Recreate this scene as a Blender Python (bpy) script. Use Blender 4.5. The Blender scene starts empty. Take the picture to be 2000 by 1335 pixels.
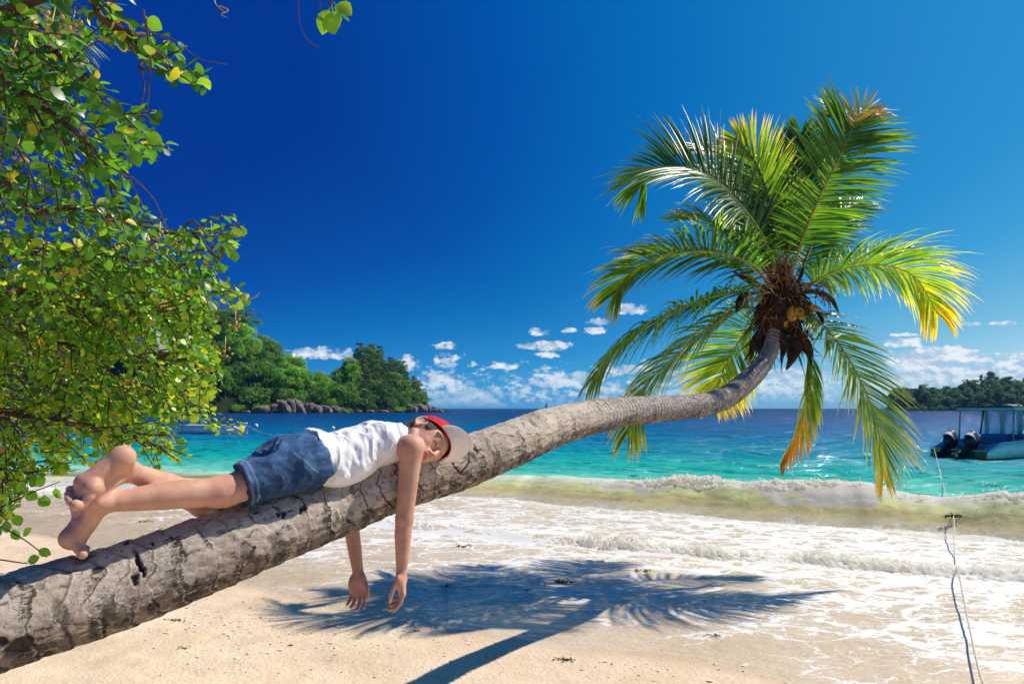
import bpy, math, random
import numpy as np
from mathutils import Vector, Matrix

sc = bpy.context.scene
COL = sc.collection
R = math.radians
rng = np.random.default_rng(7)
random.seed(7)

# ------------------------------------------------------------------ camera
FPX, HORIZON, CAMZ = 1333.0, 797.0, 1.6
cam_d = bpy.data.cameras.new('camera'); cam = bpy.data.objects.new('camera', cam_d); COL.objects.link(cam)
cam.location = (0, 0, CAMZ); cam.rotation_euler = (R(90), 0, 0)
cam_d.sensor_width = 36; cam_d.lens = 36*FPX/2000; cam_d.shift_y = (HORIZON-667.5)/2000
cam_d.clip_start = 0.05; cam_d.clip_end = 30000
sc.camera = cam

def at(px, py, Y):
    """photograph pixel + distance in metres -> point in the place"""
    return np.array([(px-1000)/FPX*Y, Y, CAMZ+(HORIZON-py)/FPX*Y])

def atp(px, py, Y):
    """same, for the far half of the palm"""
    return at(px, py, Y if Y < 2.93 else 2.93+(Y-2.93)*0.85)

# ------------------------------------------------------------------ node helper
class NT:
    def __init__(s, nt): s.nt = nt; s.nt.nodes.clear()
    def n(s, typ, ins=None, **props):
        nd = s.nt.nodes.new(typ)
        for k, v in props.items(): setattr(nd, k, v)
        for k, v in (ins or {}).items():
            sk = nd.inputs[k]
            if hasattr(v, 'outputs'): v = v.outputs[0]
            if hasattr(v, 'links'): s.nt.links.new(v, sk)
            else: sk.default_value = v
        return nd
    def math(s, op, a, b=0.0, c=0.0, clamp=False):
        return s.n('ShaderNodeMath', {0: a, 1: b, 2: c}, operation=op, use_clamp=clamp).outputs[0]
    def mix(s, f, a, b, mode='MIX', clamp=False):
        nd = s.n('ShaderNodeMix', data_type='RGBA', blend_type=mode, clamp_result=clamp)
        for k, v in ((0, f), (6, a), (7, b)):
            if hasattr(v, 'outputs'): v = v.outputs[0]
            if hasattr(v, 'links'): s.nt.links.new(v, nd.inputs[k])
            else: nd.inputs[k].default_value = v if (k == 0 or len(v) == 4) else (*v, 1)
        return nd.outputs[2]
    def ss(s, x, lo, hi):
        nd = s.n('ShaderNodeMapRange', {0: x, 1: lo, 2: hi, 3: 0.0, 4: 1.0}, interpolation_type='SMOOTHSTEP')
        return nd.outputs[0]
    def noise(s, vec, scale, detail=4, rough=0.5, dist=0.0, out=0):
        return s.n('ShaderNodeTexNoise', {'Vector': vec, 'Scale': scale, 'Detail': detail, 'Roughness': rough, 'Distortion': dist}).outputs[out]
    def ramp(s, fac, stops, interp='LINEAR'):
        nd = s.n('ShaderNodeValToRGB', {0: fac}); cr = nd.color_ramp; cr.interpolation = interp
        while len(cr.elements) < len(stops): cr.elements.new(0.5)
        for e, (p, c) in zip(cr.elements, stops): e.position = p; e.color = (*c, 1)
        return nd.outputs[0]
    def mapping(s, vec, scale=(1, 1, 1), rot=(0, 0, 0), loc=(0, 0, 0)):
        return s.n('ShaderNodeMapping', {0: vec, 1: loc, 2: rot, 3: scale}).outputs[0]

# ------------------------------------------------------------------ sun, sky, exposure
SUN_EL, SUN_AZ = R(50), R(68)
L = Vector((math.cos(SUN_EL)*math.sin(SUN_AZ), math.cos(SUN_EL)*math.cos(SUN_AZ), math.sin(SUN_EL)))
sun_d = bpy.data.lights.new('sun', 'SUN'); sun = bpy.data.objects.new('sun', sun_d); COL.objects.link(sun)
sun_d.energy = 4.5; sun_d.angle = R(0.6); sun_d.color = (1.0, 0.93, 0.82)
sun.rotation_euler = L.to_track_quat('Z', 'Y').to_euler()

w = bpy.data.worlds.new('World'); sc.world = w; w.use_nodes = True
def build_world():
    T = NT(w.node_tree)
    tc = T.n('ShaderNodeTexCoord').outputs['Generated']
    sky = T.n('ShaderNodeTexSky', sky_type='NISHITA', sun_disc=False, sun_elevation=SUN_EL, sun_rotation=SUN_AZ,
              altitude=0, air_density=1.0, dust_density=0.25, ozone_density=2.5)
    # the photograph's polarised sky: the physical sky's brightness, deepened away from the sun, graded to saturated blue
    nl = T.n('ShaderNodeSeparateColor', {0: T.mix(1.0, sky, (0.085, 0.085, 0.085), 'MULTIPLY')}).outputs[1]
    cg = T.n('ShaderNodeVectorMath', {0: tc, 1: tuple(L)}, operation='DOT_PRODUCT').outputs['Value']
    p = T.math('ADD', T.math('ADD', T.math('DIVIDE', T.math('MULTIPLY', nl, 2.22), T.math('ADD', 1.0, T.math('MULTIPLY', nl, 0.62))), T.math('MULTIPLY', cg, 0.62)), -0.62)
    zz = T.n('ShaderNodeSeparateXYZ', {0: tc}).outputs[2]
    low = T.math('POWER', 2.718, T.math('MULTIPLY', T.math('ABSOLUTE', zz), -9.0))
    p = T.math('ADD', p, T.math('MULTIPLY', low, 0.28))
    p = T.math('ADD', p, T.math('MULTIPLY', T.math('POWER', 2.718, T.math('MULTIPLY', T.math('ABSOLUTE', zz), -5.0)), 0.30))
    p = T.math('ADD', p, T.math('MULTIPLY', T.math('MAXIMUM', T.math('SUBTRACT', cg, 0.35), 0.0), 0.65))
    p = T.math('DIVIDE', T.math('SUBTRACT', p, 0.05), 1.3, clamp=True)
    col = T.ramp(p, [(0.0, (0.0, .036, .285)), (.19, (0.0, .080, .405)), (.33, (.001, .144, .48)), (.40, (.004, .174, .515)), (.60, (.024, .279, .623)),
                     (.70, (.05, .355, .695)), (.88, (.19, .52, .76)), (1.0, (.36, .66, .84))])
    sep = T.n('ShaderNodeSeparateXYZ', {0: tc})
    x, y, z = sep.outputs
    ys = T.math('MAXIMUM', y, 0.05)
    u = T.math('DIVIDE', x, ys); v = T.math('DIVIDE', z, ys)
    uv = T.n('ShaderNodeCombineXYZ', {0: u, 1: v}).outputs[0]
    front = T.ss(y, 0.06, 0.2)
    uvs = T.mapping(uv, (1.0, 1.7, 1))
    n1 = T.noise(uvs, 24, 6, 0.62)
    n2 = T.noise(T.mapping(uv, (1, 1.7, 1), loc=(-0.005, -0.012, 0)), 24, 3, 0.62)   # sampled toward the sun: self shade
    big = T.noise(uvs, 9, 3, 0.5)
    clouds = [(610,691,62,15),(672,692,30,14),(868,676,28,9),(872,706,30,17),(862,740,26,12),(983,716,34,11),(1066,676,62,11),(1066,693,24,7),
              (1052,648,22,11),(1112,645,16,7),(1168,628,28,9),(1162,646,24,8),(1228,603,36,14),(1225,722,60,13),(1765,670,44,13),
              (1760,654,28,5),(1896,632,22,6),(1952,631,30,7),(1950,690,16,4),(1840,697,120,24),(1775,705,45,30),(1990,722,60,34),
              (1860,738,150,34),(795,712,30,20),(1080,745,60,22),(1140,738,40,18),(1560,730,80,20),(1420,735,90,18)]
    dens = None
    for px, py, a, b in clouds:
        dx = T.math('MULTIPLY', T.math('SUBTRACT', u, (px-1000)/FPX), FPX/a)
        dy = T.math('MULTIPLY', T.math('SUBTRACT', v, (HORIZON-py)/FPX), FPX/b)
        # flat bases: the lower half falls off faster
        dyl = T.math('MULTIPLY', T.math('MINIMUM', dy, 0.0), 0.7)
        r2 = T.math('ADD', T.math('MULTIPLY', dx, dx), T.math('ADD', T.math('MULTIPLY', dy, dy), T.math('MULTIPLY', dyl, dyl)))
        d = T.math('MULTIPLY', T.math('SUBTRACT', 1.0, r2), 1.0+min(1.0, a/110))
        dens = d if dens is None else T.math('MAXIMUM', dens, d)
    dens = T.math('MAXIMUM', dens, -1.6)
    # low bank of distant cumulus over the sea
    bank = T.math('MULTIPLY', T.math('SUBTRACT', 0.058, v), 26.0)
    bank = T.math('SUBTRACT', T.math('MINIMUM', bank, 0.85), T.math('MULTIPLY', T.ss(u, -0.12, -0.30), 1.6))
    bank = T.math('ADD', bank, T.math('MULTIPLY', T.math('SUBTRACT', big, 0.5), 2.2))
    bank = T.math('ADD', bank, -0.08)
    tot = T.math('MAXIMUM', dens, bank)
    n3 = T.noise(uvs, 75, 4, 0.6)
    f = T.math('ADD', T.math('MULTIPLY', tot, 0.75), T.math('ADD', T.math('MULTIPLY', T.math('SUBTRACT', n1, 0.5), 3.0), T.math('MULTIPLY', T.math('SUBTRACT', n3, 0.5), 3.0)))
    mask = T.math('MULTIPLY', T.ss(f, 0.0, 0.9), front)
    mask = T.math('MULTIPLY', mask, T.ss(v, -0.002, 0.012))
    shade = T.ss(T.math('SUBTRACT', n1, n2), -0.10, 0.10)
    cc = T.mix(shade, (0.46, 0.60, 0.76), (0.92, 0.96, 0.99))
    hz = T.ss(v, 0.075, 0.0)                                   # air in front of the low bank
    cc = T.mix(T.math('MULTIPLY', hz, 0.45), cc, (0.36, 0.63, 0.82))
    col = T.mix(T.math('MULTIPLY', mask, 0.92), col, cc)
    bg = T.n('ShaderNodeBackground', {0: col, 1: 0.785})
    T.n('ShaderNodeOutputWorld', {0: bg})
    return T
build_world()

sc.view_settings.view_transform = 'Standard'; sc.view_settings.look = 'None'
sc.view_settings.exposure = 0.35; sc.view_settings.gamma = 1.0; sc.view_settings.use_curve_mapping = False
sc.cycles.use_denoising = True
sc.cycles.max_bounces = 8; sc.cycles.transparent_max_bounces = 16
sc.cycles.sample_clamp_indirect = 6.0

# ------------------------------------------------------------------ numpy noise
def _h(ix, iy, iz, seed):
    ix = np.atleast_1d(ix)
    n = (ix.astype(np.int64)*374761393 + iy.astype(np.int64)*668265263 + iz.astype(np.int64)*2147483647 + seed*1274126177) & 0xFFFFFFFF
    n = ((n ^ (n >> 13))*1274126177) & 0xFFFFFFFF
    n = ((n ^ (n >> 16))*2246822519) & 0xFFFFFFFF
    v = ((n ^ (n >> 15)) & 0xFFFF)/32767.5-1
    return v
def vnoise(x, y, z=0.0, seed=0):
    x, y, z = np.broadcast_arrays(np.asarray(x, float), np.asarray(y, float), np.asarray(z, float))
    xi, yi, zi = np.floor(x), np.floor(y), np.floor(z)
    f = lambda t: t*t*t*(t*(t*6-15)+10)
    u, v, w_ = f(x-xi), f(y-yi), f(z-zi)
    def c(a, b, d): return _h(xi+a, yi+b, zi+d, seed)
    l = lambda a, b, t: a+(b-a)*t
    out = l(l(l(c(0,0,0), c(1,0,0), u), l(c(0,1,0), c(1,1,0), u), v), l(l(c(0,0,1), c(1,0,1), u), l(c(0,1,1), c(1,1,1), u), v), w_)
    return out if x.ndim else out[0]
def fbm(x, y, z=0.0, oct=4, gain=0.5, lac=2.03, seed=0):
    s, a, t = 0.0, 1.0, 0.0
    for i in range(oct):
        s = s+a*vnoise(np.asarray(x)*lac**i, np.asarray(y)*lac**i, np.asarray(z)*lac**i, seed+i*17); t += a; a *= gain
    return s/t
def sstep(x, lo, hi):
    t = np.clip((np.asarray(x, float)-lo)/(hi-lo), 0, 1); return t*t*(3-2*t)

# ------------------------------------------------------------------ mesh and object helpers
def mesh_data(name, V, F, mats=(), smooth=True, attrs=None, mi=None):
    V = np.asarray(V, np.float32); me = bpy.data.meshes.new(name)
    if isinstance(F, np.ndarray):
        n, k = F.shape; flat = F.astype(np.int32).ravel(); tot = np.full(n, k, np.int32)
    else:
        n = len(F); tot = np.array([len(f) for f in F], np.int32)
        flat = np.array([i for f in F for i in f], np.int32)
    me.vertices.add(len(V)); me.vertices.foreach_set('co', V.ravel())
    me.loops.add(len(flat)); me.loops.foreach_set('vertex_index', flat)
    me.polygons.add(n); st = np.zeros(n, np.int32); st[1:] = np.cumsum(tot)[:-1]
    me.polygons.foreach_set('loop_start', st); me.polygons.foreach_set('loop_total', tot)
    me.polygons.foreach_set('use_smooth', np.full(n, smooth))
    for m in (mats if isinstance(mats, (list, tuple)) else [mats]): me.materials.append(m)
    if mi is not None: me.polygons.foreach_set('material_index', np.asarray(mi, np.int32))
    for k, v in (attrs or {}).items():
        v = np.asarray(v, np.float32)
        if v.ndim == 1: a = me.attributes.new(k, 'FLOAT', 'POINT'); a.data.foreach_set('value', v)
        elif v.shape[1] == 2: a = me.attributes.new(k, 'FLOAT2', 'POINT'); a.data.foreach_set('vector', v.ravel())
        elif v.shape[1] == 3: a = me.attributes.new(k, 'FLOAT_VECTOR', 'POINT'); a.data.foreach_set('vector', v.ravel())
    me.update(); me.validate()
    return me
def link(name, me, parent=None, loc=None):
    o = bpy.data.objects.new(name, me); COL.objects.link(o)
    if parent is not None: o.parent = parent
    if loc is not None: o.location = loc
    return o
def part(name, V, F, mat, parent=None, smooth=True, attrs=None, label=None, mi=None):
    V = np.asarray(V, float)
    if parent is not None: V = V-_org(parent)          # parts are written in world coordinates
    o = link(name, mesh_data(name, V, F, mat, smooth, attrs, mi), parent)
    if label: o['label'] = label
    return o
def _org(o):
    t = np.zeros(3)
    while o is not None: t = t+np.array(o.location); o = o.parent
    return t
def tag(o, label, cat, group=None):
    o['label'] = label; o['category'] = cat
    if group: o['group'] = group
    return o
def thing(name, label, cat, loc=(0, 0, 0), group=None):
    o = bpy.data.objects.new(name, None); COL.objects.link(o); o.location = loc; o.empty_display_size = 0.2
    return tag(o, label, cat, group)
def kind(o, k): o['kind'] = k; return o
def dup(root, loc=None, rotz=None, scale=None, label=None):
    r = root.copy(); COL.objects.link(r)
    if loc is not None: r.location = loc
    if rotz is not None: r.rotation_euler = (0, 0, rotz)
    if scale is not None: r.scale = (scale,)*3 if np.isscalar(scale) else scale
    if label: r['label'] = label
    for ch in list(root.children):
        c = ch.copy(); COL.objects.link(c); c.parent = r
        for g in list(ch.children):
            d = g.copy(); COL.objects.link(d); d.parent = c
    return r
def grid_faces(nr, nc, wrap=False):
    i = np.arange(nr-1)[:, None]; j = np.arange(nc if wrap else nc-1)[None, :]
    a = i*nc+j; b = i*nc+(j+1) % nc
    return np.stack([a, b, b+nc, a+nc], -1).reshape(-1, 4)
def catmull(P, n):
    P = np.asarray(P, float); P = np.vstack([2*P[0]-P[1], P, 2*P[-1]-P[-2]])
    m = len(P)-3; t = np.linspace(0, m, n); k = np.minimum(t.astype(int), m-1); f = (t-k)[:, None]
    p0, p1, p2, p3 = P[k], P[k+1], P[k+2], P[k+3]
    return 0.5*(2*p1+(p2-p0)*f+(2*p0-5*p1+4*p2-p3)*f*f+(3*p1-p0-3*p2+p3)*f**3)
def frames(C, up=(0, 0, 1)):
    T = np.gradient(C, axis=0); T /= np.linalg.norm(T, axis=1)[:, None]+1e-12
    up = np.broadcast_to(np.asarray(up, float), T.shape)
    S = np.cross(T, up); bad = np.linalg.norm(S, axis=1) < 1e-3; S[bad] = np.cross(T[bad], (1, 0, 0))
    S /= np.linalg.norm(S, axis=1)[:, None]
    return T, S, np.cross(S, T)
def tube(C, rad, seg=8, up=(0, 0, 1), caps=True, flat=1.0):
    C = np.asarray(C, float); rad = np.broadcast_to(rad, (len(C),)); T, S, U = frames(C, up)
    a = np.linspace(0, 2*np.pi, seg, endpoint=False)
    V = C[:, None]+rad[:, None, None]*(np.cos(a)[None, :, None]*S[:, None]+flat*np.sin(a)[None, :, None]*U[:, None])
    F = [tuple(f) for f in grid_faces(len(C), seg, True)]
    V = V.reshape(-1, 3)
    if caps: F += [tuple(range(seg))[::-1], tuple(range(len(V)-seg, len(V)))]
    return V, F
class MB:
    """collects shapes into one mesh"""
    def __init__(s): s.V = []; s.F = []; s.n = 0; s.m = []; s.a = []
    def add(s, V, F, m=0, a=0.0):
        V = np.asarray(V, float); s.V.append(V)
        s.F += [tuple(int(i)+s.n for i in f) for f in F]; s.m += [m]*len(F); s.n += len(V)
        s.a.append(np.broadcast_to(np.asarray(a, float), (len(V),)))
        return s
    def box(s, c, d, rot=None, m=0, bev=0.0):
        c = np.asarray(c, float); d = np.asarray(d, float)/2
        if bev > 0:
            V = []; F = []
            bm = _bm_box(d, bev); V = np.array([v.co for v in bm.verts]); F = [[v.index for v in f.verts] for f in bm.faces]; bm.free()
        else:
            V = np.array([[x, y, z] for x in (-1, 1) for y in (-1, 1) for z in (-1, 1)], float)*d
            F = [(0,1,3,2),(4,6,7,5),(0,4,5,1),(2,3,7,6),(0,2,6,4),(1,5,7,3)]
        if rot is not None: V = V@np.asarray(rot).T
        return s.add(V+c, F, m)
    def tube(s, C, r, seg=8, m=0, flat=1.0, up=(0, 0, 1), a=0.0): V, F = tube(C, r, seg, up, True, flat); return s.add(V, F, m, a)
    def ell(s, c, r, nu=16, nv=10, rot=None, m=0):
        u = np.linspace(0, 2*np.pi, nu, endpoint=False); v = np.linspace(0, np.pi, nv)
        V = np.stack([np.sin(v)[:, None]*np.cos(u), np.sin(v)[:, None]*np.sin(u), np.cos(v)[:, None]+0*u], -1).reshape(-1, 3)*np.asarray(r, float)
        if rot is not None: V = V@np.asarray(rot).T
        return s.add(V+np.asarray(c, float), [tuple(f)[::-1] for f in grid_faces(nv, nu, True)], m)
    def part(s, name, mat, parent=None, smooth=True, label=None, attr=None):
        at_ = {attr: np.concatenate(s.a)} if attr else None
        return part(name, np.concatenate(s.V), s.F, mat, parent, smooth, at_, label, s.m)
import bmesh
def _bm_box(d, bev):
    bm = bmesh.new(); bmesh.ops.create_cube(bm, size=2.0)
    for v in bm.verts: v.co = Vector((v.co.x*d[0], v.co.y*d[1], v.co.z*d[2]))
    bmesh.ops.bevel(bm, geom=list(bm.edges), offset=bev, segments=2, affect='EDGES', profile=0.5)
    bm.verts.index_update(); return bm
def rotz(a): c, s_ = math.cos(a), math.sin(a); return np.array([[c, -s_, 0], [s_, c, 0], [0, 0, 1]])

def new_mat(name):
    m = bpy.data.materials.new(name); m.use_nodes = True; return m, NT(m.node_tree)
def pbsdf(T, color, rough=0.6, bump=None, bstr=0.4, bdist=0.02, spec=0.5, **kw):
    ins = {'Base Color': color if not isinstance(color, tuple) or len(color) == 4 else (*color, 1), 'Roughness': rough, 'Specular IOR Level': spec}
    if bump is not None: ins['Normal'] = T.n('ShaderNodeBump', {'Strength': bstr, 'Distance': bdist, 'Height': bump}).outputs[0]
    ins.update(kw)
    p = T.n('ShaderNodeBsdfPrincipled', ins)
    return p.outputs[0]
def outp(T, s, disp=None):
    T.n('ShaderNodeOutputMaterial', {0: s})
def simple_mat(name, color, rough=0.5, spec=0.5, var=0.15, scale=20, bstr=0.15, metallic=0.0, coat=0.0):
    """painted or plain surface with slight uneven tone and fine bump"""
    m, T = new_mat(name); ob = T.n('ShaderNodeTexCoord').outputs['Object']
    n = T.noise(ob, scale, 5, 0.6)
    c = T.mix(T.ss(n, 0.3, 0.7), tuple(x*(1-var) for x in color), tuple(min(1, x*(1+var)) for x in color))
    outp(T, pbsdf(T, c, T.math('ADD', rough-0.05, T.math('MULTIPLY', n, 0.12)), n, bstr, 0.004, spec, Metallic=metallic, **({'Coat Weight': coat} if coat else {})))
    return m

# ================================================================== SETTING: sand, shallow wash, sea with its breaking wave, foam
SX = np.array([-60, -30, -16, -9, -4, -0.95, 1.45, 3.3, 4.14, 5.38, 6.25, 9, 14, 25, 60.])
SY = np.array([42, 21, 15.4, 14.2, 13.7, 12.7, 11.05, 9.78, 9.4, 8.89, 8.33, 6.9, 5.0, 2.2, -3.])
EX = np.array([-60, -30, -16, -6.6, -4.3, -1.9, -0.36, 0.84, 1.87, 2.9, 5, 9, 25, 60.])
EY = np.array([38, 18, 12, 8.8, 7.5, 5.7, 4.8, 4.35, 3.80, 3.30, 2.6, 1.2, -2.2, -8.])
def _sm(xs, ys):
    g = np.linspace(-60, 60, 2401); v = np.interp(g, xs, ys); k = np.hanning(31); k /= k.sum()
    v = np.convolve(np.pad(v, 15, mode='edge'), k, 'valid'); return lambda x: np.interp(x, g, v)
shore_y, edge_y = _sm(SX, SY), _sm(EX, EY)
def edge_n(x): return edge_y(x)+0.28*fbm(x*0.9, 3.1, oct=4, seed=5)+0.06*fbm(x*5, 1.7, oct=3, seed=6)
def sand_z(x, y):
    e, s_ = edge_y(x), shore_y(x)
    q = (y-e)/(s_-e)
    z = np.where(q < 0, 0.03+0.030*np.minimum(e-y, 6)+0.012*np.maximum(e-y-6, 0), 0.03-0.085*np.minimum(q, 2.5))
    dry = sstep(-q, -0.1, 0.25)
    z = z+dry*(0.025*fbm(x*0.8, y*0.8, oct=3, seed=1)+0.016*fbm(x*3.1, y*3.1, oct=3, seed=2)+0.007*fbm(x*11, y*11, oct=2, seed=3))
    return z

def mat_sand():
    m, T = new_mat('sand'); ob = T.n('ShaderNodeTexCoord').outputs['Object']
    wet = T.n('ShaderNodeAttribute', attribute_name='wet').outputs['Fac']
    n1 = T.noise(ob, 1.7, 4, 0.55); n2 = T.noise(ob, 38, 3, 0.7); n3 = T.noise(ob, 420, 2, 0.6)
    c = T.mix(T.ss(n1, 0.3, 0.7), (0.655, 0.49, 0.325), (0.735, 0.585, 0.415))
    c = T.mix(T.math('MULTIPLY', T.ss(n3, 0.55, 0.8), 0.35), c, (0.80, 0.70, 0.55))
    c = T.mix(T.math('MULTIPLY', T.ss(n3, 0.42, 0.2), 0.3), c, (0.35, 0.22, 0.12))
    # scattered dark grit
    sp = T.n('ShaderNodeTexVoronoi', {'Vector': ob, 'Scale': 55.0, 'Randomness': 1.0})
    c = T.mix(T.math('MULTIPLY', T.ss(sp.outputs['Distance'], 0.10, 0.05), T.ss(n2, 0.55, 0.62)), c, (0.20, 0.13, 0.07))
    c = T.mix(wet, c, T.mix(1.0, c, (0.80, 0.77, 0.75), 'MULTIPLY'))
    n4 = T.noise(ob, 7.5, 4, 0.6)
    h = T.math('ADD', T.math('MULTIPLY', n4, 2.2), T.math('ADD', T.math('MULTIPLY', n2, 1.1), T.math('MULTIPLY', n3, 0.25)))
    h = T.math('MULTIPLY', h, T.math('SUBTRACT', 1.0, T.math('MULTIPLY', wet, 0.75)))
    rough = T.math('SUBTRACT', 0.9, T.math('MULTIPLY', wet, 0.55))
    outp(T, pbsdf(T, c, rough, h, 0.55, 0.02, 0.3)); return m
M_SAND = mat_sand()
def build_sand():
    xs = np.concatenate([np.linspace(-60, -12, 40)[:-1], np.linspace(-12, 9, 520), np.linspace(9, 60, 40)[1:]])
    ys = np.concatenate([np.linspace(-12, 1.5, 20)[:-1], np.linspace(1.5, 13, 420), np.linspace(13, 48, 60)[1:]])
    X, Y = np.meshgrid(xs, ys); Z = sand_z(X, Y)
    q = Y-edge_n(X); wet = sstep(q, -0.30, -0.02)*.75
    o = link('sand', mesh_data('sand', np.stack([X, Y, Z], -1).reshape(-1, 3), grid_faces(len(ys), len(xs)), M_SAND, attrs={'wet': wet.ravel()}))
    return kind(o, 'structure')
build_sand()

def foam_lace(T, vec, mask):
    """thin nets of bubbles left by the swash; mask shifts the cover"""
    wv = T.n('ShaderNodeVectorMath', {0: vec, 1: T.n('ShaderNodeVectorMath', {0: T.n('ShaderNodeTexNoise', {'Vector': vec, 'Scale': 2.6, 'Detail': 4.0, 'Roughness': 0.6}).outputs[1], 'Scale': 0.55}, operation='SCALE').outputs[0]}, operation='ADD').outputs[0]
    v1 = T.n('ShaderNodeTexVoronoi', {'Vector': wv, 'Scale': 2.3}, feature='DISTANCE_TO_EDGE').outputs[0]
    v2 = T.n('ShaderNodeTexVoronoi', {'Vector': wv, 'Scale': 6.5}, feature='DISTANCE_TO_EDGE').outputs[0]
    n = T.noise(vec, 1.1, 5, 0.62); nf = T.noise(vec, 22, 4, 0.7)
    cover = T.math('ADD', T.math('MULTIPLY', T.math('SUBTRACT', n, 0.5), 2.0), mask)
    cover = T.math('ADD', cover, T.math('MULTIPLY', T.math('SUBTRACT', nf, 0.5), 0.45))
    w1 = T.math('ADD', T.math('MULTIPLY', cover, 0.17), 0.05); w2 = T.math('ADD', T.math('MULTIPLY', cover, 0.15), 0.03)
    a = T.math('MULTIPLY', T.ss(T.math('SUBTRACT', w1, v1), -0.01, 0.035), 0.95)
    b = T.ss(T.math('SUBTRACT', w2, v2), -0.005, 0.03)
    f = T.math('MAXIMUM', a, b)
    f = T.math('MAXIMUM', f, T.ss(cover, 0.6, 1.1))
    return f, nf
def mat_wash():
    m, T = new_mat('wash_water'); ob = T.n('ShaderNodeTexCoord').outputs['Object']
    msk = T.n('ShaderNodeAttribute', attribute_name='foam').outputs['Fac']; dp = T.n('ShaderNodeAttribute', attribute_name='depth').outputs['Fac']
    st = T.mapping(ob, (0.75, 1.25, 1), (0, 0, R(28)))
    f, nf = foam_lace(T, st, msk)
    n1 = T.noise(ob, 1.3, 4, 0.6); gr = T.noise(ob, 300, 2, 0.6)
    c = T.mix(T.ss(n1, 0.3, 0.7), (0.58, 0.45, 0.30), (0.66, 0.53, 0.37))
    c = T.mix(T.ss(dp, 0.4, 1.0), c, (0.55, 0.47, 0.31))
    c = T.mix(T.math('MULTIPLY', T.ss(gr, 0.6, 0.75), 0.2), c, (0.75, 0.65, 0.5))
    rip = T.math('ADD', T.noise(T.mapping(ob, (1.0, 2.2, 1), (0, 0, R(28))), 7, 4, 0.6), T.math('MULTIPLY', T.noise(T.mapping(ob, (1, 2.0, 1), (0, 0, R(24))), 26, 3, 0.6), 0.4))
    bw = T.n('ShaderNodeBump', {'Strength': 0.55, 'Distance': 0.05, 'Height': rip}).outputs[0]
    water = T.n('ShaderNodeBsdfPrincipled', {'Base Color': c, 'Roughness': 0.07, 'IOR': 1.33, 'Specular IOR Level': 0.42, 'Normal': bw}).outputs[0]
    bf = T.n('ShaderNodeBump', {'Strength': 0.45, 'Distance': 0.012, 'Height': T.math('ADD', f, T.math('MULTIPLY', nf, 0.5))}).outputs[0]
    foam = T.n('ShaderNodeBsdfPrincipled', {'Base Color': (0.70, 0.69, 0.66, 1), 'Roughness': 0.75, 'Normal': bf}).outputs[0]
    outp(T, T.n('ShaderNodeMixShader', {0: f, 1: water, 2: foam}).outputs[0]); return m
FLX = np.array([-14, -8, -4.5, -2.6, -1.33, -.65, 0, .86, 1.64, 2.6, 3.62, 4.6, 7, 12, 20.])
FLY = np.array([14.0, 12.6, 10.6, 9.4, 8.75, 8.5, 8.1, 7.6, 7.22, 6.86, 6.4, 6.08, 5.2, 3.6, 1.2])
line_y = _sm(FLX, FLY)
def wash_z(x, y):
    d = y-edge_n(x)
    th = 0.034*np.minimum(d*0.9, 1)+0.012*sstep(d, 1, 4)
    rip = sstep(d, 0.3, 1.5)*(0.012*fbm(x*1.6+y*0.9, y*3.2-x*1.2, oct=4, seed=21)+0.006*fbm(x*6+y*3, y*11-x*4, oct=2, seed=22))
    bore = (0.050*np.exp(-((y-line_y(x)-0.22)/0.22)**2)+0.02*np.exp(-((y-line_y(x)-0.8)/0.6)**2))*sstep(x, -7, -2)
    return sand_z(x, y)+th+rip+bore
def build_wash():
    xs = np.concatenate([np.linspace(-40, -12, 60)[:-1], np.linspace(-12, 10, 700), np.linspace(10, 50, 60)[1:]])
    vs = np.linspace(-0.5, 1, 420)
    X = np.broadcast_to(xs, (len(vs), len(xs))); e = edge_y(X); s_ = shore_y(X)+0.75
    v = vs[:, None]; Y = np.where(v < 0, e+v*1.4, e+v*(s_-e)); Z = wash_z(X, Y)
    d = Y-edge_n(X); r = Y-line_y(X); t = shore_y(X)-Y
    foam = -0.40+0.44*sstep(d, 0, 1.6)+0.52*np.exp(-(np.maximum(r-0.2, 0)/1.1)**2)*(r > -0.1)+0.45*np.exp(-(np.minimum(r, 0)/0.5)**2)*(r <= 0)*1.0
    foam = foam+0.42*sstep(t, 1.4, 0.2)+0.27*sstep(X, 0, 4)-0.25*sstep(X, -2, -6)
    o = link('shallow_water', mesh_data('shallow_water', np.stack([X, Y, Z], -1).reshape(-1, 3), grid_faces(len(vs), len(xs)), mat_wash(),
             attrs={'foam': foam.ravel(), 'depth': sstep(t, 2.0, 0.2).ravel()}))
    kind(o, 'structure')
build_wash()

# ---- the sea: one sheet from the breaking wave to the horizon
WPX = np.array([-60, -14, -8, -3, -0.95, 1.45, 3.3, 4.6, 5.4, 6.25, 9, 14, 25, 60.])
WPA = np.array([.03, .05, .07, .13, .27, .41, .45, .50, .43, .44, .36, .27, .1, .05])
def wave_amp(x): return np.interp(x, WPX, WPA)*(1+0.22*fbm(x*1.1, 0.3, oct=3, seed=31)+0.08*fbm(x*5, 0.3, oct=2, seed=32))
PROF = np.array([[-1.0, -.55], [-.55, -.32], [-.2, -.10], [.0, .04], [.13, .20], [.23, .40], [.33, .60], [.45, .80], [.57, .93], [.72, 1.0], [.95, .96], [1.5, .72], [2.3, .40], [3.5, .18], [5.0, .08], [7.0, .03]])
NPRO = 150
PC = catmull(PROF, NPRO)
def shore_frame(x):
    h = 0.3; dy = (shore_y(x+h)-shore_y(x-h))/(2*h); n = np.stack([-dy, np.ones_like(x)], -1); return n/np.linalg.norm(n, axis=-1)[..., None]
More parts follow.
